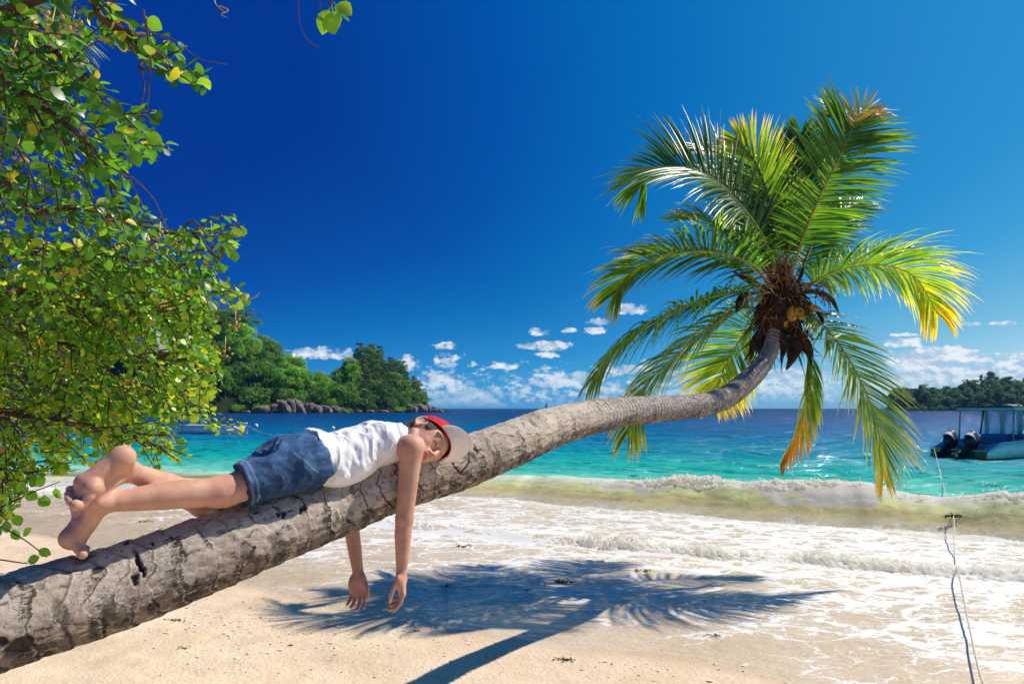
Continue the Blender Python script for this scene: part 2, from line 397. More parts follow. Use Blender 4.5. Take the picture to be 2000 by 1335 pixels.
def wave_point(x, t, zn):
    """a point of the breaking wave: shore abscissa x, offshore distance t, height in crest heights"""
    n = shore_frame(x); A = wave_amp(x)
    wob = 0.22*fbm(x*0.7, 9.3, oct=3, seed=33)
    return x+n[..., 0]*(t+wob), shore_y(x)+n[..., 1]*(t+wob), zn*A+0.012
def swell(x, y, t):
    a = sstep(t, 1.5, 9)
    k = 0.05*np.sin(0.95*(0.45*x+0.9*y)+1.5*fbm(x*0.08, y*0.08, seed=40, oct=2)*3)+0.045*fbm(x*0.35+y*0.2, y*0.9-x*0.3, oct=3, seed=41)+0.03*fbm(x*1.1+y*.5, y*2.3-x*.8, oct=3, seed=42)
    return a*k
def mat_sea():
    m, T = new_mat('sea_water'); ob = T.n('ShaderNodeTexCoord').outputs['Object']
    off = T.n('ShaderNodeAttribute', attribute_name='off').outputs['Fac']; zn = T.n('ShaderNodeAttribute', attribute_name='crest').outputs['Fac']
    sb = T.n('ShaderNodeAttribute', attribute_name='surf').outputs['Fac']
    lg = T.math('DIVIDE', T.math('LOGARITHM', T.math('ADD', T.math('MAXIMUM', off, 0.0), 1.0), 10.0), 3.0)   # log10(1+t)/3: 0 .. 1 km
    n0 = T.noise(T.mapping(ob, (0.10, 0.22, 1)), 1.0, 5, 0.6); n1 = T.noise(T.mapping(ob, (0.02, 0.06, 1)), 1.0, 4, 0.6)
    lg = T.math('ADD', lg, T.math('ADD', T.math('MULTIPLY', T.math('SUBTRACT', n0, 0.5), 0.10), T.math('MULTIPLY', T.math('SUBTRACT', n1, 0.5), 0.10)))
    c = T.ramp(lg, [(0.0, (0.84, 0.80, 0.58)), (0.075, (0.84, 0.82, 0.60)), (0.15, (0.55, 0.72, 0.52)), (0.235, (0.10, 0.50, 0.40)), (0.30, (0.010, 0.37, 0.31)), (0.38, (0.004, 0.285, 0.32)), (0.46, (0.002, 0.165, 0.30)), (0.55, (0.002, 0.095, 0.245)), (0.70, (0.002, 0.048, 0.165)), (1.0, (0.002, 0.026, 0.10))])
    # weed beds showing dark through the water
    wd = T.math('MULTIPLY', T.ss(T.noise(T.mapping(ob, (0.22, 0.8, 1)), 1.0, 6, 0.68), 0.60, 0.70), T.ss(lg, 0.25, 0.34))
    wd = T.math('MULTIPLY', wd, T.math('MULTIPLY', T.ss(lg, 0.66, 0.5), T.ss(T.n('ShaderNodeSeparateXYZ', {0: ob}).outputs[0], -12.0, -6.0)))
    c = T.mix(T.math('MULTIPLY', wd, 0.5), c, (0.02, 0.10, 0.10))
    # sand churned into the curling face
    ch = T.noise(T.mapping(ob, (2.2, 2.2, 0.9)), 1.0, 5, 0.65)
    fc = T.n('ShaderNodeAttribute', attribute_name='face').outputs['Fac']
    zj = T.math('ADD', zn, T.math('MULTIPLY', T.math('SUBTRACT', ch, 0.5), 0.55))
    fcol = T.ramp(zj, [(0.0, (0.56, 0.51, 0.36)), (.20, (0.78, 0.68, 0.36)), (.42, (0.92, 0.80, 0.36)), (.62, (0.90, 0.93, 0.42)), (.85, (0.84, 0.93, 0.62)), (1.0, (0.80, 0.90, 0.76))])
    c = T.mix(T.math('MULTIPLY', sb, fc), c, fcol)
    sl = T.math('MULTIPLY', T.ss(T.noise(T.mapping(ob, (4.5, 4.5, 3.0)), 1.0, 6, 0.75), 0.55, 0.66), T.math('MULTIPLY', T.ss(zn, 0.75, 0.2), T.ss(T.noise(ob, 0.55, 2, 0.5), 0.48, 0.58)))
    c = T.mix(T.math('MULTIPLY', T.math('MULTIPLY', sl, fc), 0.40), c, (0.40, 0.28, 0.13))
    # ripples: each octave in proportion to its own length
    r1 = T.noise(T.mapping(ob, (1.0, 2.2, 1), (0, 0, R(10))), 1.3, 4, 0.62); r2 = T.noise(T.mapping(ob, (1.0, 2.4, 1), (0, 0, R(-14))), 0.35, 3, 0.6)
    r3 = T.noise(T.mapping(ob, (1, 1.8, 1)), 7.0, 3, 0.6)
    h = T.math('ADD', T.math('MULTIPLY', r1, 0.16), T.math('ADD', T.math('MULTIPLY', r2, 0.85), T.math('MULTIPLY', r3, 0.03)))
    h = T.math('ADD', h, T.math('MULTIPLY', T.math('MULTIPLY', sb, T.noise(T.mapping(ob, (9, 9, 1.6)), 1.0, 3, 0.55)), 0.012))
    b = T.n('ShaderNodeBump', {'Strength': T.math('SUBTRACT', 1.0, T.math('MULTIPLY', sb, 0.82)), 'Distance': 1.3, 'Height': h}).outputs[0]
    # seen through a polariser: most of the mirror reflection is gone
    fr = T.math('MINIMUM', T.math('MULTIPLY', T.n('ShaderNodeFresnel', {'IOR': 1.33, 'Normal': b}).outputs[0], 0.62), 0.34)
    water = T.n('ShaderNodeMixShader', {0: fr, 1: T.n('ShaderNodeBsdfDiffuse', {0: c, 'Normal': b}).outputs[0], 2: T.n('ShaderNodeBsdfGlossy', {0: (1, 1, 1, 1), 'Roughness': 0.09, 'Normal': b}).outputs[0]}).outputs[0]
    tr = T.n('ShaderNodeBsdfTranslucent', {0: T.mix(0.45, c, (0.92, 0.90, 0.62))}).outputs[0]
    water = T.n('ShaderNodeMixShader', {0: T.math('MULTIPLY', sb, T.math('SUBTRACT', 0.52, T.math('MULTIPLY', fc, 0.24))), 1: water, 2: tr}).outputs[0]
    clear = T.n('ShaderNodeBsdfTransparent', {0: (0.97, 0.97, 0.88, 1)}).outputs[0]          # the thin wall of the curl lets the sun through
    water = T.n('ShaderNodeMixShader', {0: T.math('MULTIPLY', sb, T.math('SUBTRACT', 0.70, T.math('MULTIPLY', fc, 0.60))), 1: water, 2: clear}).outputs[0]
    # white water: torn crest, streaks down the face, flecks offshore
    fn = T.noise(T.mapping(ob, (3.0, 3.0, 1.5)), 1.4, 6, 0.7); fm = T.n('ShaderNodeAttribute', attribute_name='foam').outputs['Fac']
    lace, _ = foam_lace(T, T.mapping(ob, (1.6, 1.6, 1.6)), T.math('ADD', -0.75, T.math('MULTIPLY', T.ss(zn, 0.42, 0.05), 0.75)))
    fo = T.ss(T.math('ADD', fm, T.math('MULTIPLY', T.math('SUBTRACT', fn, 0.5), 2.0)), 0.42, 0.62)
    fo = T.math('MAXIMUM', fo, T.math('MULTIPLY', T.math('MULTIPLY', lace, sb), T.math('MULTIPLY', fc, 0.85)))
    bf = T.n('ShaderNodeBump', {'Strength': 0.4, 'Distance': 0.03, 'Height': fn}).outputs[0]
    foam = T.n('ShaderNodeBsdfPrincipled', {'Base Color': (0.76, 0.76, 0.73, 1), 'Roughness': 0.7, 'Normal': bf}).outputs[0]
    foam = T.n('ShaderNodeMixShader', {0: 0.5, 1: foam, 2: T.n('ShaderNodeBsdfTranslucent', {0: (0.92, 0.91, 0.85, 1)}).outputs[0]}).outputs[0]
    outp(T, T.n('ShaderNodeMixShader', {0: fo, 1: water, 2: foam}).outputs[0]); return m
M_SEA = mat_sea()
def build_sea():
    xs = np.concatenate([np.linspace(-60, -14, 60)[:-1], np.linspace(-14, 11, 760), np.linspace(11, 60, 60)[1:]])
    n = shore_frame(xs)
    # wave part
    t = PC[:, 0][:, None]; zn = PC[:, 1][:, None]; X0 = np.broadcast_to(xs, (NPRO, len(xs)))
    lowA = sstep(wave_amp(X0), 0.10, 0.24); face = ((t < 0.75)*1.0)
    tt = np.where(t < 0.6, t*lowA+(1-lowA)*(t*0.6+0.2), t)
    X, Y, Z = wave_point(X0, tt, zn)
    rough = fbm(X0*4, tt*5+zn*3, zn*3, oct=4, seed=35); Z = Z+0.010*rough*sstep(zn, 0.1, .8)*sstep(tt, 1.8, 0.4)
    Y = Y+0.014*fbm(X0*6, zn*4, oct=3, seed=36)*sstep(zn, 0.05, .5)*sstep(tt, 1.6, 0.5)
    Z = Z+swell(X, Y, tt)
    Tt = [tt]; Xs = [X]; Ys = [Y]; Zs = [Z]; Zn = [zn+0*X0]
    # open sea
    T0 = PC[-1, 0]; g = np.concatenate([np.linspace(0.12, 24, 210), 24+np.geomspace(0.15, 9000, 200)])
    Xe, Ye = X[-1], Y[-1]
    fan = np.stack([np.interp(xs, [-60, -14, 11, 60], [-3.0, -1.05, 1.0, 3.0]), np.ones_like(xs)], -1)
    bl = sstep(g, 0, 14)[:, None, None]; gg = g[:, None, None]
    D = n[None]*(1-bl)+fan[None]*bl
    P = np.cumsum(np.concatenate([D[:1]*g[0], D[1:]*np.diff(g)[:, None, None]]), 0)+np.stack([Xe, Ye], -1)[None]
    t2 = T0+g[:, None]+0*P[..., 0]
    Zs.append(np.where(t2 < 400, swell(P[..., 0], P[..., 1], t2)*sstep(t2, 400, 60), 0)); Xs.append(P[..., 0]); Ys.append(P[..., 1]); Tt.append(t2); Zn.append(0*t2)
    X, Y, Z, Tn, Zn = (np.concatenate(a) for a in (Xs, Ys, Zs, Tt, Zn))
    surf = sstep(Tn, 3.2, 0.6)
    a = wave_amp(np.broadcast_to(xs, Tn.shape)); brk = sstep(np.broadcast_to(xs, Tn.shape), 0.2, 2.2)
    wob = fbm(X*1.3, Zn*2, oct=3, seed=37)
    foam = surf*(brk*(0.78*np.exp(-((Tn-0.66)/0.26)**2)*sstep(Zn, 0.72, 0.97)+0.22*sstep(wob, 0.1, .5))+0.45*sstep(Zn, 0.12, -0.05)-0.08)
    xb = np.broadcast_to(xs, Tn.shape); ext = (.10+.55*sstep(fbm(xb*1.25, 0.7, oct=3, seed=38), -.15, .45))*sstep(xb, .4, 2.0)
    foam = np.maximum(foam, surf*(Tn < .74)*sstep(xb, .3, 1.6)*(0.70*sstep(Zn, 1-ext-.12, 1-ext+.14)))
    foam = foam+0.25*np.exp(-((Tn-0.6)/0.5)**2)*sstep(X, 4.4, 5.6)
    foam = foam+(X < -2.5)*0.5*np.exp(-((Tn-0.3)/0.8)**2)-0.55*(1-surf)
    o = link('sea', mesh_data('sea', np.stack([X, Y, Z], -1).reshape(-1, 3), grid_faces(*X.shape), M_SEA,
             attrs={'off': Tn.ravel(), 'crest': Zn.ravel(), 'surf': surf.ravel(), 'face': sstep(Tn, 1.0, .70).ravel(), 'foam': foam.ravel()}))
    kind(o, 'structure')
build_sea()

def mat_foam():
    m, T = new_mat('sea_foam'); ob = T.n('ShaderNodeTexCoord').outputs['Object']
    n = T.noise(ob, 32, 5, 0.7); v = T.n('ShaderNodeTexVoronoi', {'Vector': ob, 'Scale': 60.0}).outputs['Distance']
    c = T.mix(T.ss(n, 0.3, 0.6), (0.74, 0.71, 0.64), (0.84, 0.84, 0.82))
    p = pbsdf(T, c, 0.7, T.math('SUBTRACT', n, T.math('MULTIPLY', v, 0.5)), 0.6, 0.02, 0.3)
    tr = T.n('ShaderNodeBsdfTranslucent', {0: (0.98, 0.96, 0.90, 1)}).outputs[0]
    mx = T.n('ShaderNodeMixShader', {0: 0.62, 1: p, 2: tr}).outputs[0]
    clear = T.n('ShaderNodeBsdfTransparent', {0: (1, 0.99, 0.95, 1)}).outputs[0]
    outp(T, T.n('ShaderNodeMixShader', {0: 0.34, 1: mx, 2: clear}).outputs[0]); return m
M_FOAM = mat_foam()
def foam_strip(name, x0, x1, ns, nc, width, base, lift, seed, lump):
    xs = np.linspace(x0, x1, ns); c = np.linspace(0, 1, nc); X, C = np.meshgrid(xs, c)
    P = base(X, C)
    prof = np.sin(np.pi*np.clip(C, 0, 1))**0.7
    w_ = np.clip(0.70+0.90*fbm(X*0.9, 0.2, oct=3, seed=seed), 0.1, 1.5)*sstep(X, x0, x0+1.6)
    n = fbm(X*lump, C*width*lump, oct=4, gain=0.6, seed=seed+1); n2 = 1-np.abs(fbm(X*lump*2.1, C*width*lump*2.1, oct=3, gain=0.55, seed=seed+2))*2
    h = lift*(prof*w_*(0.55+0.75*n+0.45*n2)-0.28)
    P = P+np.stack([0*h, -0.25*np.maximum(h, 0), h], -1)
    o = link(name, mesh_data(name, P.reshape(-1, 3), grid_faces(nc, ns), M_FOAM))
    return kind(o, 'stuff')
def bore_base(X, C):
    y = line_y(X)+(C-0.12)*0.62+0.12*fbm(X*1.3, 2.2, oct=3, seed=61)
    return np.stack([X, y, wash_z(X, y)-0.004], -1)
foam_strip('foam', -5.0, 9, 1500, 34, 0.62, bore_base, 0.105, 62, 12)
def crest_base(X, C):
    i = np.interp(C, [0, 0.4, 1], [0.42, 0.545, 0.655])
    k = i*(NPRO-1); t = np.interp(k, np.arange(NPRO), PC[:, 0]); z = np.interp(k, np.arange(NPRO), PC[:, 1])
    x, y, zz = wave_point(X, t, z)
    return np.stack([x, y, zz-0.02], -1)
foam_strip('foam', 0.6, 10, 1400, 40, 0.9, crest_base, 0.14, 72, 9)
def foot_base(X, C):
    x, y, zz = wave_point(X, -0.55+C*0.6, 0*C-0.02)
    return np.stack([x, y, np.maximum(zz, wash_z(x, y))-0.01], -1)
foam_strip('foam', -3, 9, 1200, 22, 0.6, foot_base, 0.055, 82, 6)
def build_spray():
    mb = MB(); r = np.random.default_rng(3)
    ico = np.array([[0,0,1],[.9,0,.3],[.28,.85,.3],[-.73,.53,.3],[-.73,-.53,.3],[.28,-.85,.3],[.5,.6,-.7],[-.5,.4,-.75],[0,-.7,-.7]])
    F = [(0,1,2),(0,2,3),(0,3,4),(0,4,5),(0,5,1),(1,6,2),(2,6,7),(2,7,3),(3,7,4),(4,7,8),(4,8,5),(5,8,1),(1,8,6),(6,8,7)]
    for i in range(520):
        x = r.uniform(1.0, 7.5); burst = max(0, vnoise(x*2.3, 0.5, seed=91)+0.35)
        px, py, pz = wave_point(np.array(x), np.array(r.normal(0.62, 0.16)), np.array(0.98))
        z = float(pz)+abs(r.normal(0, 0.075))*burst+0.01
        mb.add(ico*r.uniform(0.003, 0.010)*np.array([1, 1, r.uniform(.8, 1.6)])+np.array([float(px), float(py), z]), F)
    kind(mb.part('spray', M_FOAM), 'stuff')
build_spray()

# ================================================================== leaning coconut palm
TR = [  # pixel x, y, distance, radius
    (-310, 1318, 1.62, .150), (-287, 1307, 1.75, .142), (0, 1216, 1.945, .135), (230, 1147, 2.13, .131), (440, 1069, 2.31, .125), (640, 994, 2.56, .120), (773, 940, 2.75, .1165), (901, 903, 2.93, .1125),
    (1000, 866, 3.15, .108), (1070, 838, 3.48, .103), (1130, 820, 3.85, .100), (1225, 803, 4.62, .0955), (1325, 796, 5.42, .094), (1407, 781, 5.95, .095), (1463, 740, 6.4, .092), (1500, 694, 6.85, .078), (1514, 640, 7.1, .074), (1524, 585, 7.28, .08)]
_base = [np.array([-2.95, .55, -.25, .21]), np.array([-2.66, .86, .26, .175]), np.array([-2.26, 1.24, .68, .155])]
_tp = np.array(_base+[np.append(atp(a, b, d), r*(1 if d < 2.93 else (2.93+(d-2.93)*.85)/d)) for a, b, d, r in TR[1:]])
_tc = catmull(_tp, 4000)
_seg = np.linalg.norm(np.diff(_tc[:, :3], axis=0), axis=1); _len = np.concatenate([[0], np.cumsum(_seg)])
def trunk_at_px(px):
    p = 1000+FPX*_tc[:, 0]/np.maximum(_tc[:, 1], .3); ok = _tc[:, 1] > 1.5
    i = np.where(ok)[0][np.argmin(np.abs(p[ok]-px))]; return _tc[i]

def mat_bark():
    m, T = new_mat('palm_bark')
    sv = T.n('ShaderNodeAttribute', attribute_name='along').outputs['Vector']; dk = T.n('ShaderNodeAttribute', attribute_name='dark').outputs['Fac']
    rg = T.n('ShaderNodeAttribute', attribute_name='ring').outputs['Fac']; up = T.n('ShaderNodeAttribute', attribute_name='upper').outputs['Fac']
    ob = T.n('ShaderNodeTexCoord').outputs['Object']
    # smooth weathered skin, bands of hatched splits, darker mottling low down, flakes underneath with sand bounce light painted in
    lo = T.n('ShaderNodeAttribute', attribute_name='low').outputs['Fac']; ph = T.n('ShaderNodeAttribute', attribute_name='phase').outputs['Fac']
    n1 = T.noise(sv, 6, 5, 0.6); n2 = T.noise(T.mapping(sv, (14, 40, 1)), 1, 6, 0.7); n3 = T.noise(sv, 160, 3, 0.6)
    c = T.mix(T.ss(n1, 0.35, 0.65), (0.42, 0.345, 0.26), (0.58, 0.495, 0.395))
    c = T.mix(T.math('MULTIPLY', T.ss(n2, 0.52, 0.66), 0.5), c, (0.60, 0.52, 0.42))
    c = T.mix(up, c, T.mix(T.ss(n2, 0.35, 0.65), (0.24, 0.20, 0.165), (0.52, 0.47, 0.40)))
    wsv = T.n('ShaderNodeVectorMath', {0: sv, 1: T.n('ShaderNodeVectorMath', {0: T.n('ShaderNodeTexNoise', {'Vector': sv, 'Scale': 30.0, 'Detail': 4.0}).outputs[1], 'Scale': 0.020}, operation='SCALE').outputs[0]}, operation='ADD').outputs[0]
    v1 = T.n('ShaderNodeTexVoronoi', {'Vector': T.mapping(wsv, (38, 120, 1)), 'Scale': 1.0}, feature='DISTANCE_TO_EDGE').outputs[0]
    pm = T.noise(T.mapping(sv, (12, 6, 1)), 1, 5, 0.7); pm2 = T.noise(T.mapping(sv, (6, 10, 1), loc=(3, 1, 0)), 1, 5, 0.7)
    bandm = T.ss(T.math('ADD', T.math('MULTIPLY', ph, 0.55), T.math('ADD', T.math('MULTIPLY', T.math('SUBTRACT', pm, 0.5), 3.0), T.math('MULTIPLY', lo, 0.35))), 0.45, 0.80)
    d1 = T.noise(T.mapping(wsv, (17, 200, 1)), 1.0, 5, 0.70); d2 = T.noise(T.mapping(wsv, (40, 330, 1), loc=(5, 2, 0)), 1.0, 4, 0.7)
    dash = T.math('MULTIPLY', T.math('MAXIMUM', T.ss(d1, 0.51, 0.55), T.math('MULTIPLY', T.ss(d2, 0.55, 0.60), 0.8)), bandm)
    k1 = T.math('MULTIPLY', T.math('MULTIPLY', T.ss(v1, 0.055, 0.02), T.ss(pm2, 0.50, 0.60)), 0.40)
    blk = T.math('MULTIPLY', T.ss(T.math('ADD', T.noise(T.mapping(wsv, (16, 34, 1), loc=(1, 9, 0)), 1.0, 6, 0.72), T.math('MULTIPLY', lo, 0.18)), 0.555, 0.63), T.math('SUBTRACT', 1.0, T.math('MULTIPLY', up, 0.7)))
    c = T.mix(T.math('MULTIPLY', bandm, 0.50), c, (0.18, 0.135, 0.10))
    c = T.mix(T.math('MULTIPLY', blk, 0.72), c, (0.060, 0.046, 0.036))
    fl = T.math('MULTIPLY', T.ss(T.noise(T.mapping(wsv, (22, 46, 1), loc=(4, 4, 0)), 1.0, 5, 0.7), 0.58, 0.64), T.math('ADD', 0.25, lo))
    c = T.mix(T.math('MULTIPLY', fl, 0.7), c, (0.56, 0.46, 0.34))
    k = T.math('MULTIPLY', T.math('MAXIMUM', k1, dash), T.math('SUBTRACT', 1.0, T.math('MULTIPLY', up, 0.5)))
    pit = T.math('MULTIPLY', T.ss(T.noise(T.mapping(sv, (11, 20, 1), loc=(7, 2, 0)), 1.6, 5, 0.7), 0.66, 0.72), T.math('SUBTRACT', 1.0, up))
    dark = T.math('MAXIMUM', T.math('MAXIMUM', k, pit), dk)
    rim = T.math('MULTIPLY', T.math('MULTIPLY', T.ss(ph, 0.76, 0.84), T.ss(ph, 0.91, 0.86)), T.ss(pm, 0.42, 0.56))
    c = T.mix(T.math('MULTIPLY', rim, 0.8), c, (0.62, 0.55, 0.46))
    c = T.mix(rg, c, (0.036, 0.028, 0.022))
    c = T.mix(T.math('MULTIPLY', dark, 0.93), c, (0.022, 0.017, 0.013))
    h = T.math('SUBTRACT', T.math('ADD', T.math('MULTIPLY', n2, 0.35), T.math('MULTIPLY', n3, 0.22)), T.math('ADD', T.math('MULTIPLY', dark, 0.9), T.math('MULTIPLY', rg, 0.6)))
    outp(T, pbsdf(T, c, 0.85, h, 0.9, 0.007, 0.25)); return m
M_BARK = mat_bark()
palm = thing('coconut_palm', 'coconut palm leaning almost level over the beach, a person lying on its bare trunk', 'palm tree', tuple(_tp[1][:3]))
def build_trunk():
    ss = [0.0]
    dist = np.linalg.norm(_tc[:, :3]-np.array([0, 0, CAMZ]), axis=1)
    while ss[-1] < _len[-1]:
        s = ss[-1]; d = np.interp(s, _len, dist); ss.append(s+0.00125*max(d, 1.6))
    ss = np.array(ss); C = np.stack([np.interp(ss, _len, _tc[:, i]) for i in range(3)], -1); r0 = np.interp(ss, _len, _tc[:, 3])
    T, S, U = frames(C); na = 176; a = np.linspace(0, 2*np.pi, na, endpoint=False)
    Sg, A = np.meshgrid(ss, a, indexing='ij'); ca, sa = np.cos(A), np.sin(A)
    upper = sstep(Sg, np.interp(1010, 1000+FPX*_tc[_tc[:, 1] > 1.5][:, 0]/_tc[_tc[:, 1] > 1.5][:, 1], _len[_tc[:, 1] > 1.5]), np.interp(1240, 1000+FPX*_tc[_tc[:, 1] > 1.5][:, 0]/_tc[_tc[:, 1] > 1.5][:, 1], _len[_tc[:, 1] > 1.5]))
    # growth rings: close set near the crown, wide and worn near the base
    freq = np.interp(ss, [0, 2, 4, 6.2, 8.5], [11, 11, 13, 19, 21]); ph = np.concatenate([[0], np.cumsum(0.5*(freq[1:]+freq[:-1])*np.diff(ss))])
    warp = 0.55*fbm(Sg*2.2, ca*1.3, sa*1.3, oct=3, seed=101)+0.16*fbm(Sg*9, ca*4, sa*4, oct=3, seed=102)
    p = ph[:, None]+warp*(1.25-0.75*upper); fr = p-np.floor(p)
    ridge = np.where(fr < .85, fr/.85, (1-fr)/.15)          # a slow rise and a quick step
    ringd = np.exp(-((fr-.93)/(.06+.13*upper))**2)*(0.75+0.25*upper)*np.clip(.40+.55*upper+.75*sstep(fbm(Sg*6, ca*2, sa*2, oct=3, seed=103), -.25, .3), 0, 1)
    amp = 0.0042+0.0062*upper
    lump = 0.005*fbm(Sg*3, ca*1.2, sa*1.2, oct=3, seed=104)+0.0022*fbm(Sg*14, ca*5, sa*5, oct=3, seed=105)+0.0022*fbm(Sg*60, ca*14, sa*14, oct=3, seed=106)-0.0022*np.clip(.30-np.abs(fbm(Sg*9, ca*9, sa*9, oct=3, seed=107)),0,1)/.3*sstep(fbm(Sg*3, ca*2, sa*2, oct=2, seed=108), -.1, .4)
    rad = r0[:, None]+lump+amp*(ridge-.5)
    P = C[:, None]+rad[..., None]*(ca[..., None]*S[:, None]+sa[..., None]*U[:, None])
    N = ca[..., None]*S[:, None]+sa[..., None]*U[:, None]
    # cut marks and holes
    px = 1000+FPX*P[..., 0]/np.maximum(P[..., 1], .3); py = HORIZON-FPX*(P[..., 2]-CAMZ)/np.maximum(P[..., 1], .3)
    facing = ((N*(np.array([0, 0, CAMZ])-P)).sum(-1) > 0)
    dark = np.zeros_like(Sg); dent = np.zeros_like(Sg)
    jx = 9*fbm(Sg*25, ca*8, sa*8, oct=3, seed=110); jy = 9*fbm(Sg*25, ca*8, sa*8, oct=3, seed=111)
    for gx, gy, w_, h_, ang, dep in [(273, 1102, 6, 29, -22, .016), (263, 1131, 9, 8, 0, .010), (38, 1262, 34, 16, -25, .012), (5, 1250, 12, 10, 0, .012), (588, 994, 6, 9, 20, .012), (556, 1001, 3.5, 5, 0, .008), (544, 1003, 3, 4, 0, .008), (498, 1000, 6, 3, -20, .006),
                                 (565, 995, 3, 4, 0, .006), (92, 1290, 12, 22, 10, .006), (77, 1145, 10, 7, 0, .004), (160, 1090, 22, 8, -25, .003), (190, 1113, 14, 7, -20, .006), (247, 1058, 8, 5, -15, .006), (300, 1060, 4, 5, 0, .006), (917, 893, 14, 10, 10, .004), (905, 872, 9, 4, -10, .004), (930, 878, 4, 10, -40, .006),
                                 (690, 962, 5, 14, -15, .004), (430, 1040, 12, 5, -20, .004), (355, 1085, 8, 14, -15, .004), (480, 1075, 12, 24, -20, .003), (545, 1065, 16, 26, -25, .003), (120, 1200, 14, 34, -15, .003), (215, 1200, 14, 30, -12, .003)]:
        t = R(ang); dx, dy = px+jx-gx, py+jy-gy; u = dx*math.cos(t)+dy*math.sin(t); v = -dx*math.sin(t)+dy*math.cos(t)
        e = (np.sqrt((u/w_)**2+(v/h_)**2)); k = sstep(e, 1.25, 0.75)*facing
        dark = np.maximum(dark, k*(1.0 if dep > .0045 else 0.55)); dent = np.maximum(dent, k*dep)
    # a heart scratched into the bark
    hp = [(878, 895), (889, 912), (899, 924), (909, 913), (917, 900), (917, 884), (910, 876)]
    for (x1, y1), (x2, y2) in zip(hp[:-1], hp[1:]):
        d = np.array([x2-x1, y2-y1]); l = np.hypot(*d); tt = np.clip(((px-x1)*d[0]+(py-y1)*d[1])/l**2, 0, 1)
        k = sstep(np.hypot(px-x1-tt*d[0], py-y1-tt*d[1]), 2.2, 1.0)*facing; dark = np.maximum(dark, k); dent = np.maximum(dent, k*.005)
    P = P-N*dent[..., None]
    along = np.stack([Sg, A*np.mean(r0)], -1)
    along3 = np.stack([Sg, np.abs(A-np.pi)*0.12, 0*Sg], -1)
    V = P.reshape(-1, 3); F = grid_faces(len(ss), na, True)
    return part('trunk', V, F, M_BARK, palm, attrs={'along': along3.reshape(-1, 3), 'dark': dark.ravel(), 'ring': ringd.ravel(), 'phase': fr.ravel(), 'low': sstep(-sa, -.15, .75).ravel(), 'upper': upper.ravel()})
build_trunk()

def mat_frond(name='palm_leaf'):
    m, T = new_mat(name)
    y = T.n('ShaderNodeAttribute', attribute_name='tone').outputs['Fac']     # 0 deep green .. 1 ripe yellow .. 1.6 dry brown
    ob = T.n('ShaderNodeTexCoord').outputs['Object']
    n = T.noise(ob, 9, 4, 0.65); n2 = T.noise(ob, 60, 3, 0.6)
    f = T.math('ADD', y, T.math('ADD', T.math('MULTIPLY', T.math('SUBTRACT', n, 0.5), 0.7), T.math('MULTIPLY', T.math('SUBTRACT', n2, 0.5), 0.3)))
    c = T.ramp(T.math('DIVIDE', f, 1.8), [(0.0, (0.030, 0.095, 0.010)), (0.22, (0.085, 0.190, 0.014)), (0.40, (0.24, 0.31, 0.020)), (0.55, (0.52, 0.38, 0.022)), (0.68, (0.46, 0.24, 0.02)), (0.85, (0.22, 0.10, 0.03)), (1.0, (0.14, 0.075, 0.035))])
    p = T.n('ShaderNodeBsdfPrincipled', {'Base Color': c, 'Roughness': 0.34, 'Specular IOR Level': 0.6}).outputs[0]
    tr = T.n('ShaderNodeBsdfTranslucent', {0: T.mix(1.0, c, (3.0, 2.9, 1.3), 'MULTIPLY')}).outputs[0]
    outp(T, T.n('ShaderNodeMixShader', {0: 0.5, 1: p, 2: tr}).outputs[0]); return m
M_FROND = mat_frond()
M_RIB = simple_mat('palm_rib', (0.34, 0.30, 0.075), 0.45, 0.4, 0.3, 14)
M_DRY = simple_mat('dry_sheath', (0.060, 0.036, 0.024), 0.8, 0.2, 0.5, 18, 0.5)
M_FIB = simple_mat('palm_fibre', (0.050, 0.030, 0.020), 0.9, 0.15, 0.6, 40, 0.8)
M_STALK = simple_mat('fruit_stalk', (0.24, 0.10, 0.03), 0.7, 0.2, 0.4, 30)
M_NUT = simple_mat('coconut_husk', (0.50, 0.25, 0.025), 0.4, 0.4, 0.22, 16)

